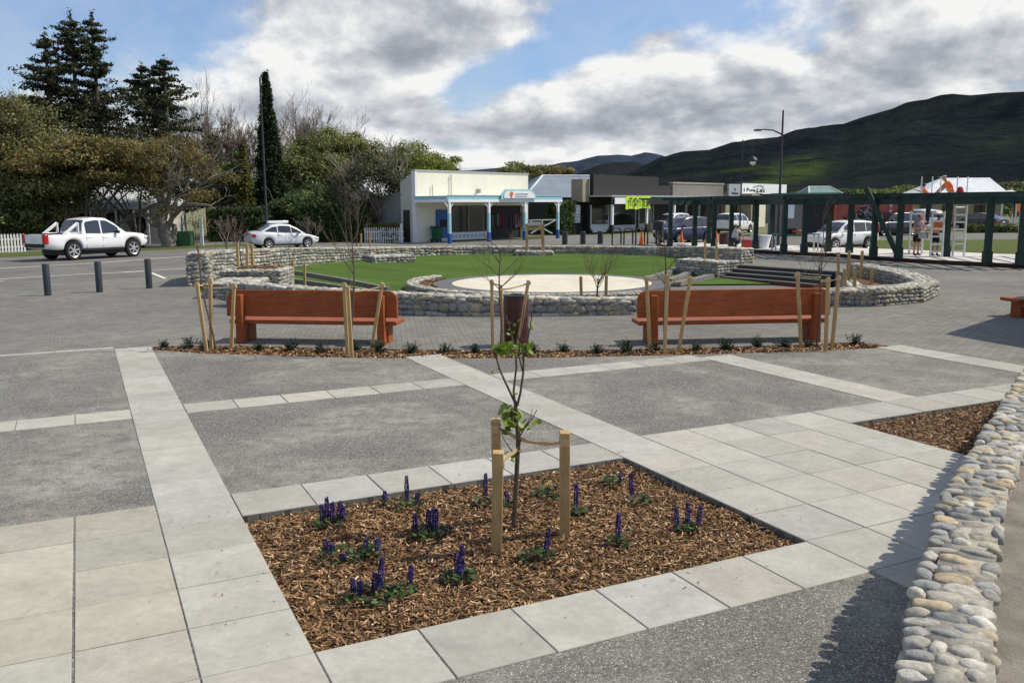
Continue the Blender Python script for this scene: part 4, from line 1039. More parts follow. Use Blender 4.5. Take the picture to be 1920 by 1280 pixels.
    mb = MB(); mb.box((-L/2+.03,0,zb_[0]+.0),(.12,W*.78,.16)); mb.build('rear_bumper', M_TRIM if kind == 'pickup' else paint, t, bevel=.04)
    mb = MB(); mb.box((-L/2-.012,0,zb_[0]+.22),(.015,.36,.12)); mb.build('number_plate', M_PLATE, t)
    mb = MB(); mb.box((L/2-.04,0,.42),(.12,W*.66,.14)); mb.build('grille', M_TRIM, t, bevel=.03)
    if kind == 'pickup':
        for sy in (1,-1):
            mb = MB(); y = sy*hw*.84
            mb.bar((-1.72,y,1.10),(-1.02,y,1.56),.07,.13); mb.bar((-1.02,y,1.10),(-1.02,y,1.58),.07,.12); mb.bar((-1.78,y,1.13),(-.98,y,1.13),.07,.06); mb.build('sports_bar', paint, t, bevel=.02)
        mb = MB(); mb.box((-1.78,0,1.115),(1.66,W*.80,.04)); mb.build('tonneau', M_TRIM, t)
    if roof_sign:
        mb = MB(); mb.box((-.25,0,1.62),(1.35,.3,.16)); mb.build('roof_sign', M_CARWHITE, t, bevel=.03)
    return t
def ground_car(pr, pf): 
    a, b = gp(*pr), gp(*pf); return a, b
a, b = gp(126,489), gp(249.5,481.5); d = (b-a); ang = math.atan2(d.y,d.x)
n_ = Vector((-math.sin(ang),math.cos(ang),0))
mid = (a+b)/2+n_*.85
car('pickup_truck', 'white double-cab pickup truck with sports bar parked on the left beside the road', M_CARWHITE, mid, ang, 1.0, 'pickup').scale = (1,1,1.07)
a, b = gp(501,466), gp(576,464.5); ang = R(38); mid = (a+b)/2+Vector((-math.sin(ang),math.cos(ang),0))*.7
car('sedan', 'silver-white sedan with a white sign bar on its roof, beyond the left back wall', M_CARSILV, mid, ang, .92, 'sedan', roof_sign=True)
a = gp(1560,470); b = gp(1614,469); ang = R(187); mid = (a+b)/2+Vector((0,.8,0))
car('sport_utility_vehicle', 'white sport utility vehicle parked behind the pergola posts', M_CARWHITE, mid, R(206), .88, 'suv')
car('blue_van', 'small dark blue hatchback van parked behind the orange cones', M_CARBLUE, at(1280,450,56)*1+Vector((0,0,-at(1280,450,56).z)), R(214), 1.0, 'van')
car('hatchback', 'white hatchback parked on the street right of the blue van', M_CARWHITE, Vector((18.6,74.0,0)), R(46), 1.0, 'van')
car('parked_car', 'pale car half hidden behind the blue van', M_CARSILV, Vector((13.9,77,0)), R(225), 1.0, 'van')
car('parked_car', 'black sport utility vehicle parked beyond the rough grass, behind the leaning plank', M_CARDARK, Vector((28.2,66,0)), R(200), 1.0, 'suv')
car('parked_car', 'white van beyond the rough grass, behind the person in the plaid shirt', M_CARWHITE, Vector((33.0,72,0)), R(100), 1.15, 'van')
car('parked_car', 'dark small car parked by the white fence at the far right', M_CARDARK, Vector((40.0,76,0)), R(120), 1.0, 'sedan')
# =============================== BUILDINGS ===============================
def m_boards(name, c, pitch, axis=2, var=.12, rough=.7, depth=.012):
    m, t, bs = new_mat(name); P = t.n('ShaderNodeTexCoord').outputs['Object']; sp = t.n('ShaderNodeSeparateXYZ'); t.L.new(P, sp.inputs[0])
    h = t.m('FRACT', t.m('DIVIDE', sp.outputs[axis], pitch)); k = t.m('MULTIPLY', t.rng(t.noise(P, 1.1, 6, .65), .3, .7, 1-var, 1+var), t.rng(h, .0, .1, .78, 1))
    cc = t.n('ShaderNodeCombineColor'); [t.L.new(k, cc.inputs[i]) for i in range(3)]
    t.L.new(t.mix(1, (*c,1), cc.outputs[0], 'MULTIPLY'), bs.inputs['Base Color']); bs.inputs['Roughness'].default_value = rough
    b = t.n('ShaderNodeBump'); b.inputs['Strength'].default_value = .3; b.inputs['Distance'].default_value = depth*.5; t.L.new(h, b.inputs['Height']); t.L.new(b.outputs[0], bs.inputs['Normal'])
    return m
def m_iron(name, c, pitch=.16, rough=.5):
    m, t, bs = new_mat(name); P = t.n('ShaderNodeTexCoord').outputs['Object']; sp = t.n('ShaderNodeSeparateXYZ'); t.L.new(P, sp.inputs[0])
    h = t.m('SINE', t.m('MULTIPLY', sp.outputs[0], 2*math.pi/pitch)); k = t.m('MULTIPLY', t.rng(t.noise(P, .8, 6, .65), .3, .7, .82, 1.12), t.rng(h, -1, 1, .9, 1.04))
    cc = t.n('ShaderNodeCombineColor'); [t.L.new(k, cc.inputs[i]) for i in range(3)]
    t.L.new(t.mix(1, (*c,1), cc.outputs[0], 'MULTIPLY'), bs.inputs['Base Color']); bs.inputs['Roughness'].default_value = rough; bs.inputs['Specular IOR Level'].default_value = .4
    b = t.n('ShaderNodeBump'); b.inputs['Strength'].default_value = .25; b.inputs['Distance'].default_value = .006; t.L.new(h, b.inputs['Height']); t.L.new(b.outputs[0], bs.inputs['Normal'])
    return m
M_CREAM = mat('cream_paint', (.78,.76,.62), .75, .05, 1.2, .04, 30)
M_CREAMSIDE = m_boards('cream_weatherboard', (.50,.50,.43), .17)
M_GREYWB = m_boards('grey_weatherboard', (.20,.21,.20), .17)
M_PALEBLUE = mat('pale_blue_paint', (.30,.56,.64), .55, .06, 4)
M_MIDBLUE = mat('mid_blue_paint', (.12,.40,.58), .55, .08, 4)
M_DEEPBLUE = mat('deep_blue_painted', (.02,.08,.30), .5, .1, 4)
M_ATM = mat('bright_blue_panel', (.012,.11,.36), .35, .08, 4)
M_SHOPGLASS = mat('shop_glass', (.02,.022,.02), .1, .5, 1.2, spec=.6)
M_DARKW = mat('black_paint', (.020,.020,.022), .65, .2, 2)
M_CHAR = m_boards('charcoal_board', (.020,.019,.021), .2)
M_TAN = mat('tan_plaster', (.33,.29,.21), .85, .1, 2)
M_GREYP = mat('grey_plaster', (.21,.20,.18), .85, .1, 1)
M_IRON = m_iron('grey_iron_roof', (.23,.27,.315)); M_IRONW = m_iron('pale_iron_roof', (.66,.69,.71)); M_IRONG = m_iron('green_iron_roof', (.15,.26,.21))
M_SIGNW = mat('white_sign', (.82,.83,.83), .5, .03, 3); M_SIGNG = mat('grey_sign', (.36,.38,.42), .5, .05, 3)
M_INK = mat('dark_ink', (.03,.035,.04), .6, .1, 5); M_REDP = mat('red_paint', (.55,.07,.06), .5, .1, 4); M_ORANGE = mat('orange_paint', (.75,.17,.03), .5, .1, 4)
M_LIME = mat('lime_banner', (.56,.80,.06), .6, .08, 3); M_GREENBIN = mat('green_plastic', (.01,.085,.04), .4, .1, 5)
M_PICKET = mat('picket_white', (.70,.70,.66), .6, .12, 8)
class FR:
    """frame of a facade: a along it, o outward, z up"""
    def __init__(s, A, ang): s.A = np.array((A[0],A[1],0.)); s.d = np.array((math.cos(ang),math.sin(ang),0.)); s.n = np.array((s.d[1],-s.d[0],0.)); s.ang = ang
    def p(s, a, o, z): return s.A+s.d*a+s.n*o+np.array((0,0,z))
    def box(s, mb, a0, a1, o0, o1, z0, z1, col=None):
        vs = [s.p(*q) for q in ((a0,o0,z0),(a1,o0,z0),(a1,o1,z0),(a0,o1,z0),(a0,o0,z1),(a1,o0,z1),(a1,o1,z1),(a0,o1,z1))]
        mb.add(vs, BOXF[:, ::-1], col); return mb
    def l(s, a, o, z): return (a, -o, z)       # coordinates inside a thing rotated by ang
def lbox(mb, a0, a1, o0, o1, z0, z1, col=None):  # same box in the local frame (x along, -y outward)
    mb.box(((a0+a1)/2, -(o0+o1)/2, (z0+z1)/2), (abs(a1-a0), abs(o1-o0), abs(z1-z0)), col=col); return mb
def lb(t, name, m, *boxes, bevel=0):
    mb = MB()
    for b in boxes: lbox(mb, *b)
    return mb.build(name, m, t, bevel=bevel)
def text_mesh(name, s_, size, m, t, loc, ext=.01, bold=0.0, shear=0.0, xs=1.0):
    cu = bpy.data.curves.new(name,'FONT'); cu.body = s_; cu.size = size; cu.extrude = ext; cu.offset = bold; cu.shear = shear
    cu.align_x = 'CENTER'; cu.align_y = 'CENTER'
    o = bpy.data.objects.new(name+'_c', cu); col.objects.link(o); bpy.context.view_layer.update()
    me = bpy.data.meshes.new_from_object(o.evaluated_get(bpy.context.evaluated_depsgraph_get())); bpy.data.objects.remove(o); me.materials.clear(); me.materials.append(m)
    r = bpy.data.objects.new(name, me); col.objects.link(r); r.parent = t; r.location = loc; r.rotation_euler = (R(90),0,0); r.scale = (xs,1,1); return r

# ---- cream shop with the blue verandah
SA = R(47.4); A0 = (-6.2,57.8)
sh = thing('shop', 'cream shop with tall plain parapet and a blue and white verandah', 'shop', (*A0,0), SA)
W = 11.0
lb(sh, 'facade', M_CREAM, (0,W,-.3,0,2.75,4.6), (0,2.9,-.3,-.02,0,2.75), (W-.5,W,-.3,-.02,0,2.75), (2.9,W-.5,-.3,-.02,2.35,2.75))
mb = MB()
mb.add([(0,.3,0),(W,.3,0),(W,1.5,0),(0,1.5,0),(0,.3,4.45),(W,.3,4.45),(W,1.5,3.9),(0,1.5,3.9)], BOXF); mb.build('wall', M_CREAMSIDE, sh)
mb = MB(); mb.add([(.1,1.5,0),(W,1.5,0),(W,9,0),(.1,9,0),(.1,1.5,3.3),(W,1.5,3.3),(W,9,2.4),(.1,9,2.4)], BOXF); mb.build('rear_wall', M_GREYWB, sh)
lb(sh, 'parapet_cap', M_GALV, (-.06,W+.06,-.38,.06,4.6,4.68))
lb(sh, 'corner_board', M_WHITE, (-.05,.16,-.32,.03,0,4.6))
lb(sh, 'plinth', M_SIGNW, (2.9,6.6,-.2,.04,.05,.55))
for k in range(9): lb(sh, 'window_letter', M_PALEBLUE, (3.05+k*.38, 3.3+k*.38, .04,.05,.2,.42))
for a0, a1 in ((2.95,4.75),(4.85,6.6)):
    g = lb(sh, 'window', M_SHOPGLASS, (a0,a1,-.2,-.06,.58,2.35)); 
    lb(g, 'frame', M_GREYP, (a0-.05,a0+.03,-.2,.02,.55,2.35), (a1-.03,a1+.05,-.2,.02,.55,2.35), (a0,a1,-.2,.02,2.28,2.36), (a0,a1,-.2,.02,.54,.62))
lb(sh, 'doorway', M_DARKW, (6.75,W-.6,-1.2,-.25,.02,2.35))
gd = MB(); 
for k in range(13): 
    c = random.choice([(.14,.02,.03),(.06,.06,.07),(.12,.10,.10),(.04,.045,.06),(.17,.16,.15),(.06,.02,.03)]); lbox(gd, 7.0+k*.27, 7.2+k*.27, -.3, -.12, .75+random.uniform(0,.3), 1.75+random.uniform(-.1,.1), c)
gd.build('clothes_display', mat('hung_clothes',(1,1,1),.9,.3,12,attr=True), sh)
lb(sh, 'cash_machine', M_ATM, (1.75,2.85,-.1,.12,.25,2.1)); lb(sh, 'cash_machine_screen', M_DARKW, (2.0,2.6,.12,.15,.95,1.45)); lb(sh, 'cash_machine_header', M_DEEPBLUE, (1.8,2.8,.12,.15,1.62,1.72))
lb(sh, 'door', M_INK, (-.02,.0,-1.25,-.6,0,2.1)) 
DEP = 3.1
vr = lb(sh, 'verandah_roof', M_SIGNW, (-.15,W,.02,DEP,2.62,2.7)); 
lb(sh, 'verandah_fascia', M_PALEBLUE, (-.1,W+.1,DEP,DEP+.08,2.74,2.98), (-.18,-.1,.05,DEP+.08,2.74,2.98))
lb(sh, 'verandah_beam', M_SIGNW, (-.1,W+.1,DEP-.06,DEP+.10,2.58,2.735), (-.2,-.06,.05,DEP-.07,2.58,2.735)); lb(sh, 'verandah_trim', M_PALEBLUE, (-.12,W+.12,DEP-.02,DEP+.12,2.985,3.03))
for k in range(4):
    a = .05+k*3.55
    ps = lb(sh, 'verandah_post', M_SIGNW, (a-.08,a+.08,DEP-.08,DEP+.08,1.9,2.58))
    lb(ps, 'blue_shaft', M_PALEBLUE, (a-.085,a+.085,DEP-.085,DEP+.085,.62,1.9)); lb(ps, 'blue_foot', M_DEEPBLUE, (a-.10,a+.10,DEP-.10,DEP+.10,0,.62))
    mb = MB()
    for s_ in (-1,1): mb.bar((a+s_*.09,-DEP,2.25),(a+s_*.38,-DEP,2.54),.05)
    mb.build('bracket', M_SIGNW, sh)
sg = MB(); sg.prism([(4.6,2.75),(8.1,2.75),(8.1,3.08),(7.6,3.42),(5.0,3.42),(4.6,3.08)], 0, .06, M=np.array(((1,0,0),(0,0,-1),(0,1,0))), c=(0,-DEP-.14,0)); so = sg.build('sign_board', M_PALEBLUE, sh)
sg = MB(); sg.prism([(4.85,2.84),(7.9,2.84),(7.9,3.05),(7.5,3.31),(5.1,3.31),(4.85,3.05)], 0, .03, M=np.array(((1,0,0),(0,0,-1),(0,1,0))), c=(0,-DEP-.21,0)); sg.build('sign_panel', M_SIGNW, so)
sg = MB(); M = np.array(Matrix.Rotation(R(90),3,'X')); sg.lathe([(.001,0),(.16,0),(.16,.02)], (5.55,-DEP-.25,3.12), 20, M); sg.bar((5.55,-DEP-.255,3.0),(5.55,-DEP-.255,2.86),.2,.02,w2=.05); sg.build('sign_emblem', M_ORANGE, so)
lb(so, 'sign_lettering', M_SIGNG, *[(5.95+k*.22,6.12+k*.22,DEP+.25,DEP+.265,3.08,3.15) for k in range(6)], *[(5.95+k*.3,6.2+k*.3,DEP+.25,DEP+.265,2.93,2.99) for k in range(4)])
vp = MB(); vp.tube([(3.1,-.1,3.05),(3.1,-.1,4.35)],.03,6); vp.tube([(1.4,-.1,3.0),(1.4,-.1,3.7)],.03,6); vp.lathe([(.07,0),(.02,.12)],(3.1,-.1,4.3),8); vp.build('vent_pipe', M_GALV, sh)
lb(sh, 'flood_light', M_SIGNG, (5.6,5.75,.0,.3,3.2,3.5))
wb = thing('wheelie_bin', 'dark green wheelie bin under the verandah beside the blue cash machine', 'bin', Vector(A0).to_3d()+Vector((math.cos(SA)*1.35,math.sin(SA)*1.35,0))+Vector((math.sin(SA),-math.cos(SA),0))*.5, SA)
MB().add(BOXV*np.array((.5,.6,.9))*np.where(BOXV[:,2:3] < 0, np.array((.8,.8,1)), 1)+np.array((0,0,.5)), BOXF).build('bin_body', M_GREENBIN, wb, bevel=.02); MB().box((0,0,1.0),(.56,.68,.07)).build('lid', M_TRIM, wb, bevel=.02)
for s_ in (-1,1): MB().lathe([(.1,-.03),(.1,.03)], (s_*.2,.28,.1), 12, np.array(Matrix.Rotation(R(90),3,'Y'))).build('wheel', M_TYRE, wb)

def gable_house(name, label, loc, rz, L, D, hw, hr, mw, mr, hip=0.0, gable_m=None, over=.35, cat='house'):
    t = thing(name, label, cat, loc, rz)
    mb = MB(); mb.box((L/2,D/2,hw/2),(L,D,hw)); mb.build('wall', mw, t)
    o = over; mb = MB()
    a = [(-o,-o,hw-.05),(L+o,-o,hw-.05),(L+o,D+o,hw-.05),(-o,D+o,hw-.05),(-o+hip+.0,D/2,hr),(L+o-hip,D/2,hr)]
    mb.add(a, [np.array([0,1,5,4]),np.array([2,3,4,5]),np.array([3,0,4]),np.array([1,2,5]),np.array([3,2,1,0])])
    r = mb.build('roof', mr, t)
    if not hip:
        mb = MB(); mb.add([(L+.01,0,hw),(L+.01,D,hw),(L+.01,D/2,hr-.15)],[np.array([0,1,2])]); mb.add([(-.01,0,hw),(-.01,D,hw),(-.01,D/2,hr-.15)],[np.array([2,1,0])]); mb.build('gable', gable_m or mw, t)
    else:
        mb = MB()
        for q in ((-o,-o),(-o,D+o)): mb.tube([(q[0],q[1],hw),(-o+hip,D/2,hr+.03)],.09,6)
        for q in ((L+o,-o),(L+o,D+o)): mb.tube([(q[0],q[1],hw),(L+o-hip,D/2,hr+.03)],.09,6)
        mb.tube([(-o+hip,D/2,hr+.03),(L+o-hip,D/2,hr+.03)],.09,6); mb.build('ridge_cap', M_IRONW, r)
    mb = MB(); mb.box((L/2,-o-.04,hw-.08),(L+2*o,.12,.14)); mb.build('gutter', M_WHITE, t)
    return t
def windows(t, specs, y=-.0, m=None, fm=None):
    for (x0,x1,z0,z1) in specs:
        f = MB(); f.box(((x0+x1)/2,y-.03,(z0+z1)/2),(x1-x0+.16,.06,z1-z0+.16)); w = f.build('window', fm or M_WHITE, t)
        MB().box(((x0+x1)/2,y-.06,(z0+z1)/2),(x1-x0,.06,z1-z0)).build('pane', m or M_SHOPGLASS, w)
gh = gable_house('building', 'grey weatherboard building with pale roof squeezed left of the cream shop', at(722,440,63)-Vector((0,0,at(722,440,63).z)), R(40), 7, 8, 2.8, 4.6, M_GREYWB, M_IRONW)
windows(gh, [(2.0,3.0,1.0,2.2)])
dp = at(716,440,62.5); o = MB().tube([(0,0,0),(0,0,2.9)],.06,8).build('downpipe', M_WHITE, gh); o.location = (.25,-.12,0)
hh = gable_house('house', 'house with a grey-blue hipped iron roof behind the cream shop', Vector((1.0,77,0)), R(14), 12, 9, 2.6, 5.0, M_CREAMSIDE, M_IRON, hip=3.4)
windows(hh, [(2,3.2,1,2.1),(6,7.5,1,2.1)])

# ---- black shop with the lime banner
B0 = (6.75,73.3); BA = R(47.4)
bs_ = thing('shop', 'black painted shop with white-framed windows and a lime green banner', 'shop', (*B0,0), BA)
lb(bs_, 'facade', M_CHAR, (0,9.6,-.4,0,2.95,4.8), (9.6,11.6,-.4,0,2.95,4.05)); lb(bs_, 'parapet_return', M_TAN, (-.9,-.02,-1.6,-.42,2.6,4.45)); lb(bs_, 'wall', M_DARKW, (0,11.6,-9,-.9,0,3.0), (-2.6,-.02,-6,-1.0,0,2.7))
lb(bs_, 'shopfront', M_DARKW, (0,11.6,-.9,-.45,0,2.9)); lb(bs_, 'stall_riser', M_SIGNW, (.4,2.3,-.36,-.33,.08,.5), (3.3,5.0,-.36,-.33,.08,.5), (5.1,6.5,-.36,-.33,.08,.5), (7.3,9.3,-.36,-.33,.08,.5))
for a0, a1, z0 in ((.25,2.6,.75),(3.2,6.6,.62),(7.2,9.4,.7)):
    f = lb(bs_, 'window', M_WHITE, (a0-.1,a0,-.42,-.36,z0-.3,2.35),(a1,a1+.1,-.42,-.36,z0-.3,2.35),(a0,a1,-.42,-.36,z0-.5,z0)); lb(f, 'pane', M_SHOPGLASS, (a0,a1,-.43,-.38,z0,2.35))
lb(bs_, 'signboard', M_SIGNW, (.1,4.4,2.05,2.12,2.42,2.92)) 
lb(bs_, 'verandah_roof', M_GALV, (-.2,19.5,-.3,2.0,3.0,3.12)); lb(bs_, 'verandah_fascia', M_DARKW, (-.2,11.8,1.93,2.0,2.38,2.99))
for a in (.05,5.0,9.3): 
    ps = lb(bs_, 'verandah_post', M_SIGNW, (a-.09,a+.09,1.8,1.98,.75,2.4)); lb(ps, 'post_foot', M_DARKW, (a-.11,a+.11,1.78,2.0,0,.75))
nb = lb(bs_, 'notice_board', M_SIGNW, (-1.45,-.55,-.98,-.92,.9,2.35)); lb(nb, 'notice_mark', M_REDP, (-1.4,-1.1,-.92,-.91,1.75,2.2)); lb(nb, 'notice_lines', M_SIGNG, *[(-1.3,-.65,-.92,-.91,1.0+.18*k,1.06+.18*k) for k in range(4)])
bn = thing('banner', 'lime green banner with hand-painted black TOTEM lettering hung from the verandah', 'banner', tuple(FR(B0,BA).p(3.4,2.12,2.58)), BA); bn.scale = (.72,1,.92)
mb = MB(); n = 14; P = np.zeros((n,2,3))
top = [(-2.55+5.0*k/(n-1), random.uniform(-.05,.05)) for k in range(n)]
for k,(x,e) in enumerate(top): P[k,0] = (x,-.03+.03*math.sin(k),.50+e); P[k,1] = (x+.03,-.03+.03*math.sin(k+1),-.62+e*1.5)
mb.grid(P); mb.build('cloth', M_LIME, bn)
for k, ch in enumerate('TOTEM'):
    text_mesh('lettering', ch, 1.05, M_INK, bn, (-1.78+k*.93,-.13,-.06+random.uniform(-.04,.04)), .01, .02, 0, .88)
# ---- grey-parapet premises further along, and the white sign building
gb = thing('shop', 'low shop with plain grey parapet between the black shop and the white sign', 'shop', tuple(FR(B0,BA).p(11.65,0,0)), BA)
lb(gb, 'facade', M_GREYP, (.35,9.6,-.4,.0,2.95,4.25), (.35,9.6,-.4,.0,0,.7)); lb(gb, 'parapet_cap', M_TAN, (.3,9.7,-.45,.06,4.25,4.4)); lb(gb, 'wall', M_DARKW, (0,10,-8,-.5,0,4.0))
for a0, a1 in ((.6,3.2),(3.6,5.6),(6.0,8.6)):
    f = lb(gb, 'window', M_SIGNW, (a0-.1,a1+.1,-.48,-.43,.5,2.5)); lb(f, 'pane', M_SHOPGLASS, (a0,a1,-.43,-.40,.75,2.4))
sb = lb(gb, 'street_sign', M_SIGNW, (4.0,9.3,2.02,2.1,2.62,2.98)); lb(sb, 'sign_lettering', M_REDP, *[(4.4+k*.75,4.8+k*.75,2.1,2.11,2.72,2.9) for k in range(6)])
wbd = thing('shop', 'shop with a long white sign board striped red along its lower edge', 'shop', tuple(FR(B0,BA).p(22.0,0,0)), BA)
lb(wbd, 'wall', M_TAN, (0,13.2,-9,-.1,0,3.0))
pn = lb(wbd, 'sign_panel', M_SIGNG, (.2,2.75,-.1,.1,2.85,4.35)); 
lb(pn, 'sign_lettering', M_INK, (.75,2.15,.1,.12,3.35,3.5), (.75,.83,.1,.12,3.35,3.62), (1.3,1.38,.1,.12,3.35,3.58), (1.28,1.55,.1,.12,3.72,3.95), (.6,2.3,.1,.12,3.12,3.16))
ws = lb(wbd, 'sign_board', M_SIGNW, (2.85,13.0,-.1,.12,2.95,4.45)); lb(ws, 'red_stripe', M_REDP, (2.85,13.0,.12,.14,2.95,3.16))
mb = MB()
def scrib(pts, r=.035):
    mb.tube([(x,-.16,z) for x, z in pts], r, 5)
scrib([(3.3,3.6),(3.3,3.95)]); scrib([(3.9,3.62),(3.9,3.98),(4.15,3.98),(4.15,3.8),(3.92,3.8)]); scrib([(4.4,3.85),(4.5,3.65),(4.75,3.85),(4.85,3.65),(5.05,3.85)]); scrib([(5.2,3.65),(5.2,3.82),(5.35,3.86),(5.45,3.65)]); scrib([(5.65,3.83),(5.5,3.74),(5.65,3.64),(5.8,3.7)])
scrib([(6.35,3.95),(6.1,3.9),(6.0,3.72),(6.2,3.6),(6.5,3.66)],.05); scrib([(6.65,3.64),(6.85,3.86),(6.95,3.62)],.045); scrib([(7.1,3.55),(7.2,3.95),(7.4,4.02)],.045); scrib([(7.45,3.74),(7.7,3.8),(7.62,3.88),(7.48,3.7),(7.72,3.62)],.045)
mb.build('sign_lettering', M_INK, ws); mb = MB(); scrib([(4.3,3.36),(5.6,3.44),(7.2,3.40)],.03); scrib([(5.2,4.1),(6.6,4.28),(7.6,4.15)],.025); mb.build('sign_swoosh', M_GREENBIN, ws)
for a0, a1 in ((1.0,2.2),(8,9.5)): lb(wbd, 'window', M_SHOPGLASS, (a0,a1,-.1,.05,.5,2.4))
cw = thing('building', 'tall narrow cream wall of a building beside the lane right of the white hatchback', 'building', (24.4,90.5,0), R(47)); lb(cw, 'wall', M_TAN, (0,1.4,-6,0,0,3.4)); lb(cw, 'pilaster', M_CREAM, (1.42,2.9,-5.5,.1,0,3.3)); lb(cw, 'window', M_SHOPGLASS, (.3,.7,0,.05,.6,2.8))
du = thing('shed', 'dark open shed behind the pergola left of the red container', 'shed', (20.3,65.5,0), R(10))
lb(du, 'wall', M_DARKW, (1.6,4.2,-4,0,0,3.0)); lb(du, 'side_panel', M_GREYP, (0,1.55,-3,.02,0,2.9)); lb(du, 'notice', M_SIGNW, (-.1,.55,.03,.06,1.3,2.6)); lb(du, 'roof', M_DARKW, (-.2,4.4,-4.2,.4,3.02,3.12))
# red container with graffiti
M_CONT = m_iron('red_container', (.38,.09,.065), .28, .6)
ct = thing('shipping_container', 'rust red corrugated shipping container with black and white graffiti', 'container', (24.0,66.0,0), R(5))
lb(ct, 'shell', M_CONT, (0,6.0,-2.4,0,.15,2.74)); lb(ct, 'frame', mat('red_frame',(.50,.12,.06),.6,.1,4), (-.06,.1,-.05,.08,.1,2.8),(5.9,6.06,-.05,.08,.1,2.8),(0,6,-.02,.07,2.7,2.82),(0,6,-.02,.07,.08,.2))
for nm, mm, rr in (('graffiti_outline', M_INK, .05), ('graffiti_fill', M_SIGNG, .035)):
    mb = MB()
    for q in range(7):
        x0 = 1.4+random.uniform(0,1.6); z0 = .9+random.uniform(0,1.1); mb.tube([(x0+random.uniform(-.4,.4)*k*.5,-.05-(.02 if rr < .04 else 0),z0+.35*math.sin(k*1.3+q)) for k in range(7)], rr*random.uniform(.7,1.5), 5)
    mb.build(nm, mm, ct)
mb = MB()
for k in range(4): mb.tube([(4.3+.1*math.sin(j*2.1),-.04,2.3-k*.4-.06*j) for j in range(5)], .045, 5)
mb.build('graffiti_tag', M_SIGNW, ct)
# houses on the right
g2 = gable_house('house', 'house with a green iron roof under the hill beyond the pergola', Vector((35.6,106,0)), R(8), 4.6, 5, 3.0, 4.35, M_GREYP, M_IRONG, hip=1.3); windows(g2, [(.6,1.6,1,2.1),(3,4,1,2.1)])
rh = thing('house', 'house with a white iron roof and orange-tan gable behind the workers', 'house', (39.3,84.5,0), R(-2))
MB().box((3.6,2.2,1.65),(7.0,4.4,3.3)).build('wall', M_TAN, rh); mb = MB()
mb.add([(-.4,-.5,3.28),(7.4,-.5,3.28),(7.4,4.9,3.28),(-.4,4.9,3.28),(2.3,2.2,4.75),(6.9,2.2,4.75)], [np.array([0,1,5,4]),np.array([2,3,4,5]),np.array([3,0,4]),np.array([3,2,1,0])]); mb.build('roof', M_IRONW, rh)
mb = MB(); mb.add([(7.25,-.4,3.3),(7.25,4.8,3.3),(6.75,2.2,4.68)], [np.array([0,1,2])]); mb.build('gable', mat('ochre_gable',(.62,.36,.12),.7,.1,3), rh)
windows(rh, [(1.5,2.6,1,2.2),(4.5,5.6,1,2.2)], fm=mat('ochre_frame',(.6,.38,.14),.7,.1,3))
vr2 = MB(); vr2.add([(4.8,-2.2,2.85),(8.8,-2.2,2.75),(8.2,.5,3.55),(4.8,-.52,3.2)],[np.array([0,1,2,3])]); vr2.build('verandah_roof', M_IRONW, rh)
for x in (4.9,6.1,7.4,8.6): MB().box((x,-2.1,1.37),(.12,.12,2.74)).build('verandah_post', M_CREAM, rh)
cn = thing('shop', 'shop canopy with red and white fascia partly hidden by the leaning plank', 'shop', (33.0,83,0), R(20)); lb(cn, 'wall', M_CREAM, (0,6.5,-4,0,0,2.6)); lb(cn, 'canopy', M_SIGNW, (-.5,7,0,1.8,2.25,2.6)); lb(cn, 'red_fascia', M_REDP, (.5,5.5,1.81,1.86,2.28,2.56)); lb(cn, 'window', M_SHOPGLASS, (.6,5,0,.05,.6,2.0))
bl_ = thing('shop', 'low building with blue and pale fascia beyond the pergola beam', 'shop', (30.2,88,0), R(10)); lb(bl_, 'wall', M_GREYP, (0,7,-5,0,0,2.7)); lb(bl_, 'fascia', M_DEEPBLUE, (0,4.2,0,.2,2.5,2.95)); lb(bl_, 'fascia_end', M_PALEBLUE, (-3.2,-.02,0,.2,2.6,2.95)); lb(bl_, 'awning', M_CREAM, (4.25,8.5,0,.25,2.4,2.7))
# fences
def picket(label, A, B, h=1.0, gap=.16, w=.09, parts=True):
    A, B = Vector(A), Vector(B); L = (B-A).length; t = thing('picket_fence', label, 'fence', A, math.atan2(B.y-A.y,B.x-A.x)); mb = MB(); n = int(L/gap)
    for k in range(n):
        x = k*gap; mb.prism([(x,.0),(x+w,.0),(x+w,h-.06),(x+w/2,h),(x,h-.06)], -.012, .012, M=np.array(((1,0,0),(0,0,1),(0,1,0))))
    mb.build('pickets', M_PICKET, t); mb = MB(); mb.box((L/2,.045,.28),(L,.05,.09)); mb.box((L/2,.045,h-.3),(L,.05,.09)); mb.build('rails', M_PICKET, t); return t
picket('white picket fence behind the tail of the pickup truck', gp(-130,479), gp(54,471.5), 1.0)
f2 = picket('white picket fence half covered by leaves between the hedge and the cream shop', at(684,452,58.5)*1-Vector((0,0,at(684,452,58.5).z)), at(757,452,57.8)-Vector((0,0,at(757,452,57.8).z)), 1.0)
MB().box((2.62,0,.6),(.14,.14,1.25)).build('gate_post', M_PICKET, f2)
picket('white picket fence beyond the rough grass at the far right', Vector((44.2,80,0)), Vector((56,81,0)), 1.1)
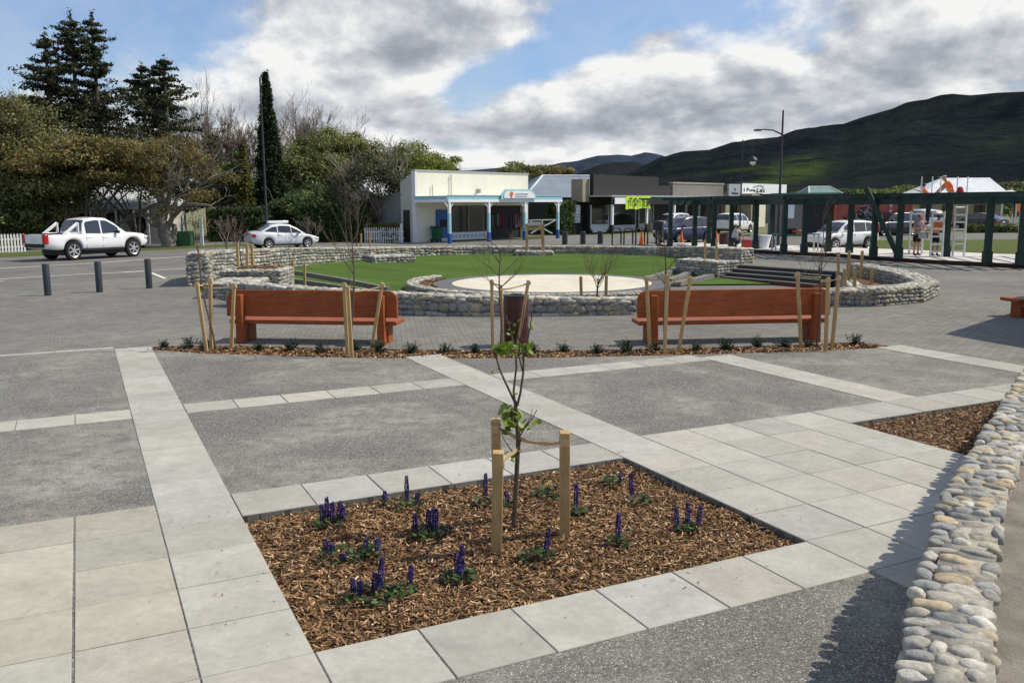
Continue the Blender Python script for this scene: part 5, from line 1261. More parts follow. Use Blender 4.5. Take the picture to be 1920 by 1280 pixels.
# old house at the left behind the trees
oh = gable_house('house', 'old pale-roofed house with verandah, half hidden by the gnarled tree on the left', at(118,452,57)-Vector((0,0,at(118,452,57).z)), R(8), 6.2, 7, 2.5, 4.0, M_CREAMSIDE, M_IRONW, hip=2.4)
windows(oh, [(1.0,2.2,.6,2.0),(2.8,3.6,.5,2.05),(4.4,5.2,.1,2.05)])
vr3 = MB(); vr3.add([(-.4,-2.0,2.25),(5.9,-2.0,2.25),(5.9,-.3,2.7),(-.4,-.3,2.7)],[np.array([0,1,2,3])]); vr3.build('verandah_roof', M_IRONW, oh)
for x in (-.3,.9,2.4,3.9,5.0,5.8): MB().box((x,-1.9,1.12),(.10,.10,2.24)).build('verandah_post', M_WHITE, oh)
oh2 = gable_house('house', 'second pale-roofed house glimpsed between the gnarled tree and the cypress', at(388,440,68)-Vector((0,0,at(388,440,68).z)), R(-8), 2.6, 6, 2.5, 4.1, M_GREYWB, M_IRONW, hip=1.2)
# lamps, posts
def lamp(label, base, top, arm=None, head='arm', r=.075):
    t = thing('street_lamp', label, 'street lamp', base); h = top.z-base.z
    MB().tube([(0,0,0),(0,0,1.2),(0,0,1.25),(0,0,h)], [r*1.25,r*1.25,r,r*.6], 10).build('pole', M_STEEL, t)
    if head == 'arm':
        MB().tube([(0,0,h-1.25),(-.5,0,h-1.02),(-1.0,0,h-.98),(-1.5,0,h-1.0)],[.04,.035,.03,.03],8).build('arm', M_STEEL, t); MB().lathe([(.05,.05),(.22,0),(.2,-.05)],(-1.3,0,h-1.0),14).build('lamp_head', M_STEEL, t)
    elif head == 'lantern':
        MB().tube([(0,0,h-.55),(.25,0,h-.2),(.55,0,h-.3),(.6,0,h-.7)],[.03,.025,.025,.02],8).build('arm', M_STEEL, t); l = MB().lathe([(.05,.4),(.25,.22),(.27,.16),(.06,.02)],(.6,0,h-1.3),14).build('lamp_head', M_STEEL, t); MB().lathe([(.18,.14),(.15,-.02),(.05,-.1)],(.6,0,h-1.3),14).build('globe', M_LAMP, l)
    return t
b = gp(512,462); lamp('very tall thin dark pole rising behind the silver sedan, in front of the cypress', Vector((-16.2,58.8,0)), at(500.5,145,58.8), head='none', r=.09)
b = gp(1458,466); lamp('tall dark street lamp with an arm to the left, rising behind the pergola', b, at(1463,207,b.y))
b = gp(1386,462,0); lamp('thin street lamp with a hanging lantern left of the white sign', b, at(1394,262,b.y), head='lantern', r=.05)
# plain white post, green cabinet, cones, hoops, bicycle
o = MB().box((0,0,.85),(.2,.12,1.7)).build('marker_post', M_WHITE, place=gp(379,460.5)); tag(o, 'plain white post on the grass verge below the gnarled tree', 'post')
o = MB().box((0,0,.45),(1.3,.7,.9)).build('service_cabinet', mat('cabinet_green',(.035,.10,.04),.5,.1,4), place=gp(342,461), bevel=.03); tag(o, 'low dark green service cabinet on the verge left of the white post', 'cabinet')
def cone(p, label, s_=1.0):
    t = thing('traffic_cone', label, 'traffic cone', p, 0, 'orange traffic cones'); t.scale = (s_,)*3
    MB().box((0,0,.025),(.44,.44,.05)).build('base', M_TRIM, t); MB().lathe([(.17,.05),(.045,.85),(.03,.86)],(0,0,0),16).build('cone', M_ORANGE, t); MB().lathe([(.128,.27),(.098,.45)],(0,0,0),16,caps=False).build('band', M_SIGNW, t)
for p, q in (((1203,460),'orange traffic cone left of the bicycle'),((1277.5,459.5),'orange traffic cone in front of the blue van'),((1342,456),'orange traffic cone behind the thick stake by the steps')): cone(gp(*p), q, .92)
for k, x in enumerate((1156,1178,1200,1222)):
    o = MB().tube([(-.35,0,0),(-.35,0,.75),(-.28,0,.92),(-.12,0,1.0),(.12,0,1.0),(.28,0,.92),(.35,0,.75),(.35,0,0)],.045,8).build('bicycle_stand', M_STEEL, place=gp(x,459)); o.rotation_euler.z = R(35)
    tag(o, ('leftmost of four','second of four','third of four','rightmost of four')[k]+' dark steel hoops for bicycles beyond the back wall', 'bicycle stand', 'bicycle hoops')
bk = thing('bicycle', 'dark bicycle leaning at the hoops left of the blue van', 'bicycle', gp(1238,461), R(70)); bk.scale = (1.45,)*3
for x in (-.52,.52):
    w = MB().tube([(x+.33*math.cos(a),0,.34+.33*math.sin(a)) for a in np.linspace(0,2*math.pi,25)],.025,6).build('wheel', M_TYRE, bk); sp = MB()
    for a in np.linspace(0,math.pi,7): sp.bar((x-.32*math.cos(a),0,.34-.32*math.sin(a)),(x+.32*math.cos(a),0,.34+.32*math.sin(a)),.006)
    sp.build('spokes', M_GALV, w)
mb = MB()
for p, q in (((-.52,0,.34),(-.08,0,.33)),((-.08,0,.33),(-.22,0,.86)),((-.52,0,.34),(-.2,0,.78)),((-.2,0,.78),(.38,0,.80)),((-.08,0,.33),(.4,0,.72)),((.36,0,.92),(.52,0,.34))): mb.tube([p,q],.022,6)
mb.build('frame', M_INK, bk); MB().box((-.24,0,.9),(.28,.14,.07)).build('saddle', M_TRIM, bk, bevel=.02); MB().tube([(.30,-.28,.98),(.37,0,.95),(.30,.28,.98)],.02,6).build('handlebar', M_TRIM, bk); MB().box((.1,0,.62),(.5,.16,.3)).build('frame_bag', M_TRIM, bk, bevel=.04); MB().box((-.5,0,.8),(.36,.4,.34)).build('pannier', M_INK, bk, bevel=.04)
# round warning sign
o = thing('warning_sign', 'round orange warning sign on a short post behind the far right pergola post', 'sign', (33.2,58,0), R(20)); MB().tube([(0,0,0),(0,0,2.2)],.04,8).build('post', M_GALV, o); dk = MB().lathe([(.001,0),(.42,0),(.42,.03)],(0,-.06,2.1),24,np.array(Matrix.Rotation(R(90),3,'X'))).build('disc', M_ORANGE, o); MB().box((0,-.11,2.08),(.12,.02,.36)).build('symbol', M_INK, dk)
# =============================== TREES ===============================
M_FOL = mat('tree_leaves', (1,1,1), .65, .25, 2.5, attr=True, trans=.25, spec=.25)
M_CON = mat('conifer_needles', (1,1,1), .75, .25, 3, attr=True, trans=.1, spec=.15)
M_TRUNK = mat('tree_bark', (.10,.085,.07), .9, .35, 5, .6, 30)
M_PALEBARK = mat('pale_bark', (.20,.175,.145), .9, .35, 5, .6, 30)
M_BROWNBARK = mat('bare_branch_bark', (.20,.155,.125), .9, .3, 5, .4, 30)
def leaves(mb, C, Rr, n, size, pal, asp=.55, up=.3, jit=.25, shell=.35, rough=.25):
    """n leaf-sized faces spread through one clump"""
    d = RNG.normal(size=(n,3)); d /= np.linalg.norm(d,axis=1)[:,None]
    r = (shell+(1-shell)*RNG.random(n)**.6)[:,None]*(1+rough*RNG.normal(size=(n,1)))
    p = np.array(C)+d*r*np.array(Rr)
    a = RNG.normal(size=(n,3)); a /= np.linalg.norm(a,axis=1)[:,None]
    nn = d*.6+a*.7+np.array((0,0,up)); nn /= np.linalg.norm(nn,axis=1)[:,None]
    u = np.cross(nn, RNG.normal(size=(n,3))); u /= np.linalg.norm(u,axis=1)[:,None]; v = np.cross(nn,u)
    s_ = size*RNG.uniform(.6,1.4,(n,1))
    q = np.stack([p-u*s_*.5, p-v*s_*asp*.5+u*s_*.05, p+u*s_*.5, p+v*s_*asp*.5+u*s_*.05],1).reshape(-1,3)
    pal = np.array(pal); c = pal[RNG.integers(len(pal),size=n)]*RNG.uniform(1-jit,1+jit,(n,1))
    mb.add(q, np.arange(4*n).reshape(-1,4), np.repeat(c,4,0))
def crown(mb, C, Rr, nclump, per, size, pal, csize=.33, **kw):
    for k in range(nclump):
        d = RNG.normal(size=3); d /= np.linalg.norm(d); d[2] = abs(d[2])*1.0-.35 if RNG.random() < .75 else d[2]
        r = RNG.uniform(.45,1.0); c = np.array(C)+d*r*np.array(Rr); cs = csize*RNG.uniform(.6,1.25)
        t_ = RNG.uniform(.62,1.3); pl = [tuple(np.array(x)*t_) for x in pal]
        leaves(mb, c, np.array(Rr)*cs*np.array((1,1,.72)), per, size, pl, **kw)
def limbs(mb, base, targets, r0, kink=.12):
    b = np.array(base, float)
    for t_ in targets:
        t_ = np.array(t_, float); f = RNG.uniform(.25,.5); mid_ = b+(t_-b)*f*np.array((.4,.4,1)); pts = []; 
        for k in range(9):
            s_ = k/8; p = (1-s_)**2*b+2*s_*(1-s_)*mid_+s_*s_*t_; pts.append(p+RNG.normal(0,kink,3)*(0 if k in (0,) else 1)*np.linalg.norm(t_-b)*.06)
        mb.tube(pts, [r0*(1-.85*k/8) for k in range(9)], 7, caps=False)
def broadleaf(name, label, base, C, Rr, pal, nclump, per, size, cat='tree', trunk=M_TRUNK, r0=.13, nl=7, group=None, **kw):
    b = Vector(base); t = thing(name, label, cat, b, 0, group); tk = MB(); o = np.array(b)
    C = np.array(C, float)
    tg = [C+RNG.normal(size=3)*np.array(Rr)*.55 for _ in range(nl)]; limbs(tk, o, tg, r0); tk.build('trunk', trunk, t, local=False, smooth=True)
    mb = MB(); crown(mb, C, Rr, nclump, per, size, pal, **kw); mb.build('crown', M_FOL, t, local=False); return t
def bare(name, label, base, h, spread, n, r0=.2, m=M_BROWNBARK, lean=(0,0), depth=4, group=None):
    b = Vector(base); t = thing(name, label, 'tree', b, 0, group); mb = MB()
    mb.tube([(0,0,-.2),(0,0,h*.18)],[r0*1.2,r0],8,caps=False)
    for k in range(n):
        a = 2*math.pi*k/n+random.uniform(-.4,.4)
        branch(mb, (0,0,h*random.uniform(.1,.2)), (math.cos(a)*spread+lean[0],math.sin(a)*spread*.7+lean[1],1), h*random.uniform(.33,.40), r0*.6, depth, .6, 6, .34, 5, 4 if depth > 3 else 3, .011, .10)
    mb.build('trunk', m, t, smooth=True); return t
def G0(px, Y): v = at(px, 460, Y); return Vector((v.x,v.y,0))
def conifer(name, label, px, Y, ytop, wpx, ybot=430, seed=0, pal=None, lean=0, dens=1.0):
    random.seed(seed); base = G0(px,Y); topz = at(px,ytop,Y).z; t = thing(name, label, 'tree', base); Rm = wpx*Y/1650/2; tk = MB()
    tk.tube([(lean*k*topz/6*.02,0,topz*k/6) for k in range(7)], [.34*(1-.13*k) for k in range(7)], 8); tk.build('trunk', M_TRUNK, t)
    mb = MB(); br = MB(); zb = topz*.16; z = zb; pal = np.array(pal or [(.040,.055,.026),(.055,.066,.031),(.085,.072,.035),(.03,.042,.023)])
    while z < topz*.995:
        f = (z-zb)/(topz-zb); prof_ = (1-f)**.75*(.85+.3*math.sin(z*1.9+seed))*random.uniform(.75,1.15); n = max(3,int(6-2*f))
        for k in range(n):
            a = random.uniform(0,2*math.pi); L = Rm*prof_*random.uniform(.6,1.15)+.25; ri = random.uniform(.05,.38)
            d = np.array((math.cos(a),math.sin(a),0)); p0 = np.array((lean*z*.02,0,z)); m_ = 6; pts = [p0+d*L*s_+np.array((0,0,L*(ri*s_*s_*1.2-.12*s_))) for s_ in np.linspace(0,1,m_)]
            br.tube(pts, [.055*(1-s_*.8) for s_ in np.linspace(0,1,m_)], 4, caps=False)
            for s_, p in list(zip(np.linspace(0,1,m_),pts))[1:]:
                tone = random.uniform(.6,1.4); leaves(mb, p+np.array((0,0,.05)), (.30+.10*L,)*2+(.13+.03*L,), int((16+5*L)*dens), .27, [tuple(q*tone) for q in pal], asp=.4, up=.25, jit=.3, shell=.1)
        z += (topz-zb)*random.uniform(.026,.046)
    leaves(mb, (lean*topz*.02,0,topz), (.2,.2,.6), 40, .3, pal, asp=.4)
    br.build('branches', M_TRUNK, t); mb.build('crown', M_CON, t); return t
OLIVE = [(.19,.18,.07),(.16,.17,.06),(.235,.195,.078),(.135,.155,.06)]
RUST = [(.24,.155,.05),(.195,.15,.055),(.17,.155,.058),(.27,.175,.055)]
DKGREEN = [(.045,.08,.028),(.065,.11,.036),(.085,.12,.042),(.034,.06,.022)]
MIDGREEN = [(.11,.155,.044),(.14,.18,.052),(.082,.125,.038),(.165,.19,.056)]
YELGREEN = [(.24,.28,.055),(.20,.24,.05),(.29,.30,.065),(.16,.19,.044)]
# dark conifers
for i, (px, Y, yt, w, l) in enumerate(((116,66,68,130,'dark conifer with a single slim top at the left of the group'),(165,67,32,150,'tallest dark conifer, left one of the twin tops'),(203,68,34,150,'tallest dark conifer, right one of the twin tops'),(287,69,128,150,'shorter dark conifer with a blunt top in the middle of the group'),(328,66,118,185,'shorter dark conifer with a pointed top at the right of the group'))):
    conifer('conifer_tree', l, px, Y, yt, w*1.9, seed=i+4, dens=1.0)
# mass of bushy brown trees on the left
LB = [(-60,52,250,150,110),(40,54,300,150,100),(150,53,300,150,56),(20,53,350,150,85),(25,54,370,90,70),(250,56,306,115,52),(-30,52,390,120,80),(15,52.5,415,80,60)]
names = ['far left olive bushy tree at the photo edge','olive-brown bushy tree below the leftmost conifer','olive-brown bushy tree with rusty top left of the gnarled tree','dense olive bush over the picket fence','dark olive bush above the pickup truck tail','rusty-leaved bushy tree just left of the gnarled tree','dark bush at the left edge above the fence','dark green bush right behind the pickup truck bed']
for (px,Y,py,rx,rz_), l in zip(LB, names):
    c = at(px,py,Y); k = Y/1650; pal = OLIVE if px < 100 else OLIVE+RUST
    if py > 380: pal = DKGREEN+OLIVE
    broadleaf('bushy_tree', l, (c.x,Y,0), (c.x,Y,c.z), (rx*k,3.2,rz_*k), pal, 60, 420, .17, csize=.30)
c = at(60,215,70); broadleaf('bushy_tree', 'bright green treetop behind the olive bushes at the far left', (c.x,70,0), c, (4.2,3,2.0), YELGREEN+MIDGREEN, 26, 240, .26)
bare('bare_tree', 'bare grey treetop at the far left edge behind the bushes', G0(25,82), at(25,140,82).z, .8, 5, .22)
# gnarled tree with pale limbs
gt = thing('gnarled_tree', 'gnarled spreading tree with pale twisting limbs and rusty leaves right of the pickup truck', 'tree', gp(318,462)); Yg = gp(318,462).y; tk = MB()
def gl(pts, r0, r1): 
    P_ = [np.array(at(x,y,Yg+d)) for x, y, d in pts]; Q = []
    for a, b in zip(P_[:-1],P_[1:]):
        for s_ in (0,.33,.66): Q.append(a+(b-a)*s_+RNG.normal(0,.05,3))
    Q.append(P_[-1]); tk.tube(Q, np.linspace(r0,r1,len(Q)), 8, caps=False)
    return Q
gl([(318,470,0),(308,440,0),(302,415,0),(306,390,.2),(300,360,.5)],.48,.20); gl([(302,418,0),(285,402,-.4),(262,396,-.8),(248,398,-1)],.17,.07); gl([(300,425,0),(280,415,-.6),(262,402,-.9)],.13,.05); gl([(308,395,0),(318,360,-.4),(316,325,-.6),(330,300,-.4)],.19,.06); gl([(305,380,0),(290,345,.4),(278,318,.6)],.16,.05); gl([(312,430,0),(330,400,-.3),(345,385,-.7),(385,382,-1),(405,392,-1)],.18,.05); gl([(316,400,0),(345,360,.5),(360,330,.4),(352,300,.2)],.14,.05); gl([(345,385,-.7),(370,355,-.6),(400,345,-.4)],.11,.04); gl([(318,460,0),(326,440,.2),(328,420,.4)],.3,.14)
for _ in range(34):
    x0, y0 = random.uniform(245,410), random.uniform(290,392); p = at(x0,y0,Yg+random.uniform(-1,1)); branch(tk, p, (random.uniform(-1,1),random.uniform(-.5,.5),random.uniform(.1,1)), random.uniform(.9,1.6), .05, 2, .8, 4, .1, 3, 3, .012, .2)
tk.build('trunk', M_PALEBARK, gt, local=False, smooth=True); mb = MB()
for (x,y,rx,ry,n) in ((245,300,40,32,9),(300,275,52,26,9),(350,300,45,32,9),(392,335,38,30,7),(265,350,30,22,5),(330,335,60,30,6),(352,398,34,18,3)):
    for k in range(n):
        c = at(x+random.gauss(0,rx*.6),y+random.gauss(0,ry*.6),Yg+random.uniform(-1.6,2.2)); leaves(mb, c, (.75,.75,.45), 190, .15, [tuple(np.array(q)*random.uniform(.6,1.25)) for q in RUST+OLIVE[:2]], shell=.15)
mb.build('crown', M_FOL, gt, local=False)
# bare trees behind
bare('bare_tree', 'tall bare spreading tree between the conifers and the cypress', G0(455,74), at(455,168,74).z*.86, .85, 7, .30, depth=5)
bare('bare_tree', 'slim bare tree leaning left beside the spreading one', G0(415,76), at(405,185,76).z, .55, 4, .24, lean=(-.15,0))
bare('bare_tree', 'bare twiggy tree just right of the cypress', G0(560,80), at(560,185,80).z, .5, 6, .26)
bare('bare_tree', 'lower bare twiggy tree above the green bushes', G0(610,84), at(610,205,84).z, .6, 6, .24)
# cypress and golden conifer
def column(name, label, px, Y, yt, yb, wpx, pal, n, size, seed):
    base = G0(px,Y); zt, zb = at(px,yt,Y).z, max(.1,at(px,yb,Y).z); t = thing(name, label, 'tree', base); MB().tube([(0,0,0),(0,0,zt*.8)],[.2,.05],7).build('trunk', M_TRUNK, t); mb = MB(); Rm = wpx*Y/1650/2
    for k in range(n):
        f = RNG.random()**.85; z = zb+(zt-zb)*f; r = Rm*min(1,(1-f)**.85*1.08)*min(1,.55+f*3); a = RNG.uniform(0,6.28); rr = r*RNG.uniform(.6,1.0); tone = RNG.uniform(.6,1.35)
        leaves(mb, (rr*math.cos(a),rr*math.sin(a),z), (.22+.15*r,.22+.15*r,.5), 34, size, [tuple(np.array(q)*tone) for q in pal], asp=.4, up=.6, shell=.1)
    leaves(mb, (0,0,zt-.2), (.1,.1,.45), 60, size*.8, pal, asp=.4, up=.6, shell=.1)
    mb.build('crown', M_CON, t); return t
column('cypress_tree', 'tall narrow dark green cypress with a pointed tip', 512, 66, 143, 420, 62, [(.020,.032,.013),(.024,.042,.017),(.034,.048,.02)], 520, .26, 1)
column('golden_conifer', 'small golden-green columnar conifer left of the cypress', 464, 64, 277, 400, 34, [(.11,.11,.02),(.085,.085,.018),(.14,.13,.03)], 130, .22, 2)
# green mass between the cypress and the cream shop
GB = [(430,68,345,60,60,DKGREEN+MIDGREEN,'mid green bushy tree behind the golden conifer'),(575,72,330,85,80,MIDGREEN+OLIVE,'dark green bushy tree right of the cypress'),(635,78,292,100,58,OLIVE+YELGREEN,'brownish green tree with rounded top behind the bushes'),(735,80,318,105,62,YELGREEN,'yellow-green rounded tree behind the grey leaf tree'),(812,82,325,58,50,YELGREEN,'bright yellow-green tree ending just left of the cream parapet'),(600,62,385,70,45,MIDGREEN+DKGREEN[:2],'dense green shrub tree above the clipped hedge'),(540,64,405,55,45,DKGREEN,'dark shrub between the cypress and the hedge')]
for px,Y,py,rx,rz_,pal,l in GB:
    c = at(px,py,Y); k = Y/1650; broadleaf('bushy_tree', l, (c.x,Y,0), c, (rx*k,3.4,rz_*k), pal, 60, 360, .20, csize=.29)
c = at(700,350,61); gy = broadleaf('grey_leaf_tree', 'loose grey-green tree with pale twigs left of the cream shop', (at(722,450,61).x,61,0), c, (3.6,2.6,2.6), [(.12,.125,.07),(.075,.085,.04),(.13,.13,.085),(.06,.07,.03)], 60, 190, .18, r0=.22, nl=16, trunk=M_BROWNBARK, csize=.24)
mb = MB()
for _ in range(40):
    p = at(random.uniform(640,770),random.uniform(300,390),61+random.uniform(-1.5,1.5)); branch(mb, p, (random.uniform(-.7,.7),random.uniform(-.4,.4),1), 1.1, .035, 2, .6, 4, .2, 3, 3, .012, .15)
mb.build('twigs', M_PALEBARK, gy, local=False)
# hedges
def hedge(label, A, B, w, h, pal, n=9000, size=.16, name='hedge'):
    A, B = Vector(A), Vector(B); L = (B-A).length; t = thing(name, label, 'hedge', A, math.atan2(B.y-A.y,B.x-A.x)); MB().box((L/2,0,h/2-.06),(L-.2,w-.25,h-.12)).build('shade_core', mat('hedge_shade',(.012,.018,.008),.95,.3,3), t); mb = MB()  # near-black box coloured as the shade inside the hedge
    f = RNG.integers(0,4,n); a, b, c = RNG.random(n), RNG.random(n), RNG.random(n); x = a*L; y = np.where(f == 0, -w/2, np.where(f == 1, w/2, (b-.5)*w)); z = np.where(f == 2, h, c*h); x = np.where(f == 3, np.where(b < .5, 0, L), x); y = np.where(f == 3, (a-.5)*w, y)
    p = np.stack([x,y,z],1)+RNG.normal(0,.07,(n,3)); u = RNG.normal(size=(n,3)); u /= np.linalg.norm(u,axis=1)[:,None]; v = np.cross(u,RNG.normal(size=(n,3))); v /= np.linalg.norm(v,axis=1)[:,None]; s_ = size*RNG.uniform(.6,1.3,(n,1))
    tone = np.array([mnoise.noise(Vector(q)*.9) for q in p])*.5+1; cl = np.array(pal)[RNG.integers(len(pal),size=n)]*tone[:,None]*RNG.uniform(.7,1.3,(n,1))
    mb.add(np.stack([p-u*s_/2,p-v*s_*.3,p+u*s_/2,p+v*s_*.3],1).reshape(-1,3), np.arange(4*n).reshape(-1,4), np.repeat(cl,4,0)); mb.build('foliage', M_FOL, t); return t
gx = lambda px, Y: (at(px,455,Y).x, Y, 0)
hedge('clipped dark green hedge behind the silver sedan', gx(560,59), gx(690,60), 1.6, 2.5, DKGREEN+MIDGREEN[:1], 9000)
hedge('dark untidy hedge in deep shade left of the silver sedan', gx(395,61), gx(530,62.5), 1.5, 2.2, DKGREEN+OLIVE[1:2], 7000)
hedge('tall clipped hedge between the cream shop and the black shop', Vector((3.35,70.6,0)), Vector((4.55,71.9,0)), 1.5, 2.55, DKGREEN+MIDGREEN[:2], 6000)
hedge('low straggly hedge along the road beyond the rough grass', Vector((36.5,70.5,0)), Vector((56,71.5,0)), .9, .62, MIDGREEN+YELGREEN[:1], 5000)
hedge('short climbing bush over the white picket fence beside the cream shop', gx(690,58.9), gx(748,58.2), .6, 1.12, MIDGREEN+RUST[:1], 1500)
# trees behind the shops and under the hill
for px,Y,py,rx,rz_,pal,l in ((975,120,322,45,18,OLIVE+YELGREEN[:1],'olive treetop peeping over the right end of the cream parapet'),(1040,125,325,45,20,RUST+OLIVE,'rusty brown treetop behind the hipped roof'),(1680,112,368,70,20,MIDGREEN+YELGREEN[:2],'light green tree row below the hill, left of the white roof'),(1600,118,366,40,15,DKGREEN+MIDGREEN,'dark bush between the green roof and the leaning plank'),(1480,104,376,24,16,MIDGREEN+OLIVE[:2],'grey-green bush at the right end of the white sign'),(1905,100,360,60,26,MIDGREEN+OLIVE,'green tree behind the white-roofed house at the right edge'),(1990,95,350,60,40,MIDGREEN+DKGREEN,'larger tree outside the right edge'),(885,88,395,30,40,DKGREEN,'dark shrub behind the cream shop'),(1120,135,345,40,12,DKGREEN,'low dark trees beyond the black parapet')):
    c = at(px,py,Y); k = Y/1650; broadleaf('bushy_tree', l, (c.x,Y,0), c, (rx*k,4,rz_*k), pal, 22, 170, .34, csize=.36)
# leafless street bushes at the left verge
for px, Y, yt, l in ((425,50,395,'leafless shrub on the verge behind the tall left wall'),(447,49.5,425,'small leafless shrub right of the white post'),(585,56,400,'thin leafless shrub right of the silver sedan')):
    bare('bare_shrub', l, G0(px,Y), at(px,yt,Y).z, .9, 5, .05, depth=3)
# =============================== PERGOLA AND PEOPLE ===============================
M_PERG = mat('dark_green_timber', (.016,.038,.031), .55, .25, 4, .15, 40)
M_PERGL = mat('green_roofing', (.05,.13,.105), .5, .15, 4)
M_SLAB = mat('new_pale_slab', (.60,.565,.525), .8, .08, 1, .1, 60, world=True)
M_EDGE2 = mat('dark_red_edge', (.045,.016,.013), .7, .25, 4, world=True)
front = [gp(1408,474),gp(1500,479),gp(1570,482),gp(1640,488),gp(1750,495),gp(1850,500),gp(1925,504),Vector((24,31.5,0)),Vector((29,29,0))]
bk_ = [Vector((30,32.6,0)),Vector((24.6,35.4,0)),Vector((21.0,39.1,0)),Vector((19.2,42.4,0)),Vector((16.7,45.3,0)),Vector((12.0,51.6,0)),Vector((8.6,51.4,0)),Vector((8.3,48.6,0)),Vector((10.4,45.4,0))]
pf = thing('platform', 'pale new slab under the pergola with a dark red edge', 'platform', (front[3].x,front[3].y,0))
mb = MB(); mb.prism([(p.x,p.y) for p in front+bk_], -.3, .16); mb.build('edge', M_EDGE2, pf, local=False)
q = [(p.x,p.y) for p in front+bk_]; mb = MB(); c = np.mean(q,0); mb.prism([tuple(np.array(p)+(c-np.array(p))*.006) for p in q], .15, .168); mb.build('slab', M_SLAB, pf, local=False)
PZ = .168
pg = thing('pergola', 'long curving dark green timber pergola being built on the pale slab', 'pergola', (19.3,36,PZ))
def post(px, py, h=2.35):
    b = gp(px,py,PZ); mb = MB(); mb.box((b.x,b.y,PZ+h/2),(.2,.2,h)); mb.box((b.x,b.y,PZ+.22),(.27,.27,.44)); mb.box((b.x,b.y,PZ+1.62),(.225,.225,.04)); mb.build('post', M_PERG, pg, local=False); return b
FR_ = [post(x,y) for x, y in ((1302,461),(1338,464.5),(1416,466.5),(1469,475.5),(1507,476),(1637,481.5),(1684,484.5),(1850,493.5),(1913,496))]
BK_ = [post(x,y) for x, y in ((1256,461),(1328,456.5),(1370,462),(1446,464.5),(1552,471.5),(1592,474),(1773,481))]
TZ = PZ+2.35
def beam(pts, z, w=.1, h=.26):
    mb = MB()
    for a, b in zip(pts[:-1],pts[1:]):
        a, b = Vector((a[0],a[1],z)), Vector((b[0],b[1],z)); e = (b-a).normalized()*.06; mb.bar(a-e,b+e,w,h)
    mb.build('beam', M_PERG, pg, local=False)
fl_ = FR_+[Vector((23.5,32.6,0)),Vector((28,30,0))]; bl2 = BK_+[Vector((24.0,37.0,0)),Vector((29.5,33.2,0))]
fl_ = [fl_[0]]+fl_[1:]
beam(fl_, TZ-.05); beam(bl2, TZ-.055)
beam([Vector((p.x+.11,p.y+.1,0)) for p in fl_], TZ-.052); beam([Vector((p.x+.12,p.y+.1,0)) for p in bl2], TZ-.057)
def lerp_path(P, n):
    d = [0]
    for a, b in zip(P[:-1],P[1:]): d.append(d[-1]+math.dist(a[:2],b[:2]))
    out = []
    for s_ in np.linspace(0,d[-1],n):
        k = min(len(P)-2,max(0,np.searchsorted(d,s_)-1)); f = (s_-d[k])/(d[k+1]-d[k]); out.append(np.array(P[k][:2])*(1-f)+np.array(P[k+1][:2])*f)
    return out
for k,(a,b) in enumerate(zip(lerp_path(fl_,44), lerp_path(bl2,44))):
    d = (b-a); d = d/np.linalg.norm(d); mb = MB(); mb.bar((*(a-d*.45),TZ+.13),(*(b+d*.45),TZ+.13),.07,.15); mb.build('rafter', M_PERG, pg, local=False)
lt = lerp_path(fl_,80); lt2 = lerp_path(bl2,80)
for f in (.0,.25,.5,.75,1):
    mb = MB(); P_ = [a*(1-f)+b*f for a, b in zip(lt,lt2)][4:]
    for a, b in zip(P_[:-1],P_[1:]): mb.bar((*a,TZ+.235),(*b,TZ+.235),.06,.05)
    mb.build('batten', M_PERG, pg, local=False)
mb = MB(); a, b = at(1455,384,43.0), at(1565,375.5,44.0); mb.bar((a.x,a.y,TZ+.33),(b.x,b.y,TZ+.36),.9,.07); mb.build('roofing', M_PERGL, pg, local=False)
mb = MB(); a, b = at(1205,384,51.5), at(1298,379,50.0); mb.bar((a.x,a.y,TZ+.16),(b.x,b.y,TZ+.2),.5,.12); mb.build('roofing', M_PERGL, pg, local=False)
b = gp(1684,484,PZ); tpp = at(1624,353,b.y+1.0); o = MB().bar((0,0,.08),tuple(tpp-b),.12,.2).build('leaning_plank', M_PERG, place=b); tag(o, 'dark green timber plank leaning against the pergola beam', 'plank')
# trestle ladders / scaffold
M_ALU = mat('aluminium', (.72,.72,.70), .45, .08, 8, metal=.15)
def ladder(label, x0, x1, yb, yt, rungs, dY=0, lean=0.12, group='aluminium ladder frames'):
    A, B = gp(x0,yb,PZ), gp(x1,yb,PZ); Y = A.y+dY; A, B = at(x0,yb,Y), at(x1,yb,Y); A.z = B.z = PZ; h = at(x0,yt,Y).z-PZ; w = (B-A).length
    t = thing('step_ladder', label, 'ladder', A, 0, group); up = Vector((lean*.3,lean,h))
    for x in (0,w): MB().tube([(x,0,0),(x+up.x,up.y,h)],.042,7).build('upright', M_ALU, t)
    for k in range(rungs):
        f = (k+.7)/rungs; MB().tube([(up.x*f,up.y*f,h*f),(w+up.x*f,up.y*f,h*f)],.036,7).build('rung', M_ALU, t)
    return t
ladder('aluminium ladder frame in front of the orange-vested worker with the blue cap', 1744,1766,482,396,6)
ladder('aluminium ladder frame to the right of the pergola post, under the seated worker', 1786,1807,480,385,7)
ladder('aluminium ladder frame left of the ladders, behind the person in the plaid shirt', 1704,1728,479,396,5,dY=1.2)
t = thing('guard_rail', 'light metal guard rail standing above the pergola beam around the workers', 'railing', (18.9,38,TZ+.2))
for px in (1726,1746,1762,1793,1812):
    a = at(px,374,39.0); MB().tube([(a.x,a.y,TZ+.1),(a.x,a.y,TZ+1.0)],.025,6).build('post', M_ALU, t, local=False)
a, b = at(1780,374,39.0), at(1813,373,39.0); MB().bar((a.x,a.y,TZ+.3),(b.x,b.y,TZ+.3),.12,.06).build('rail', M_ALU, t, local=False)
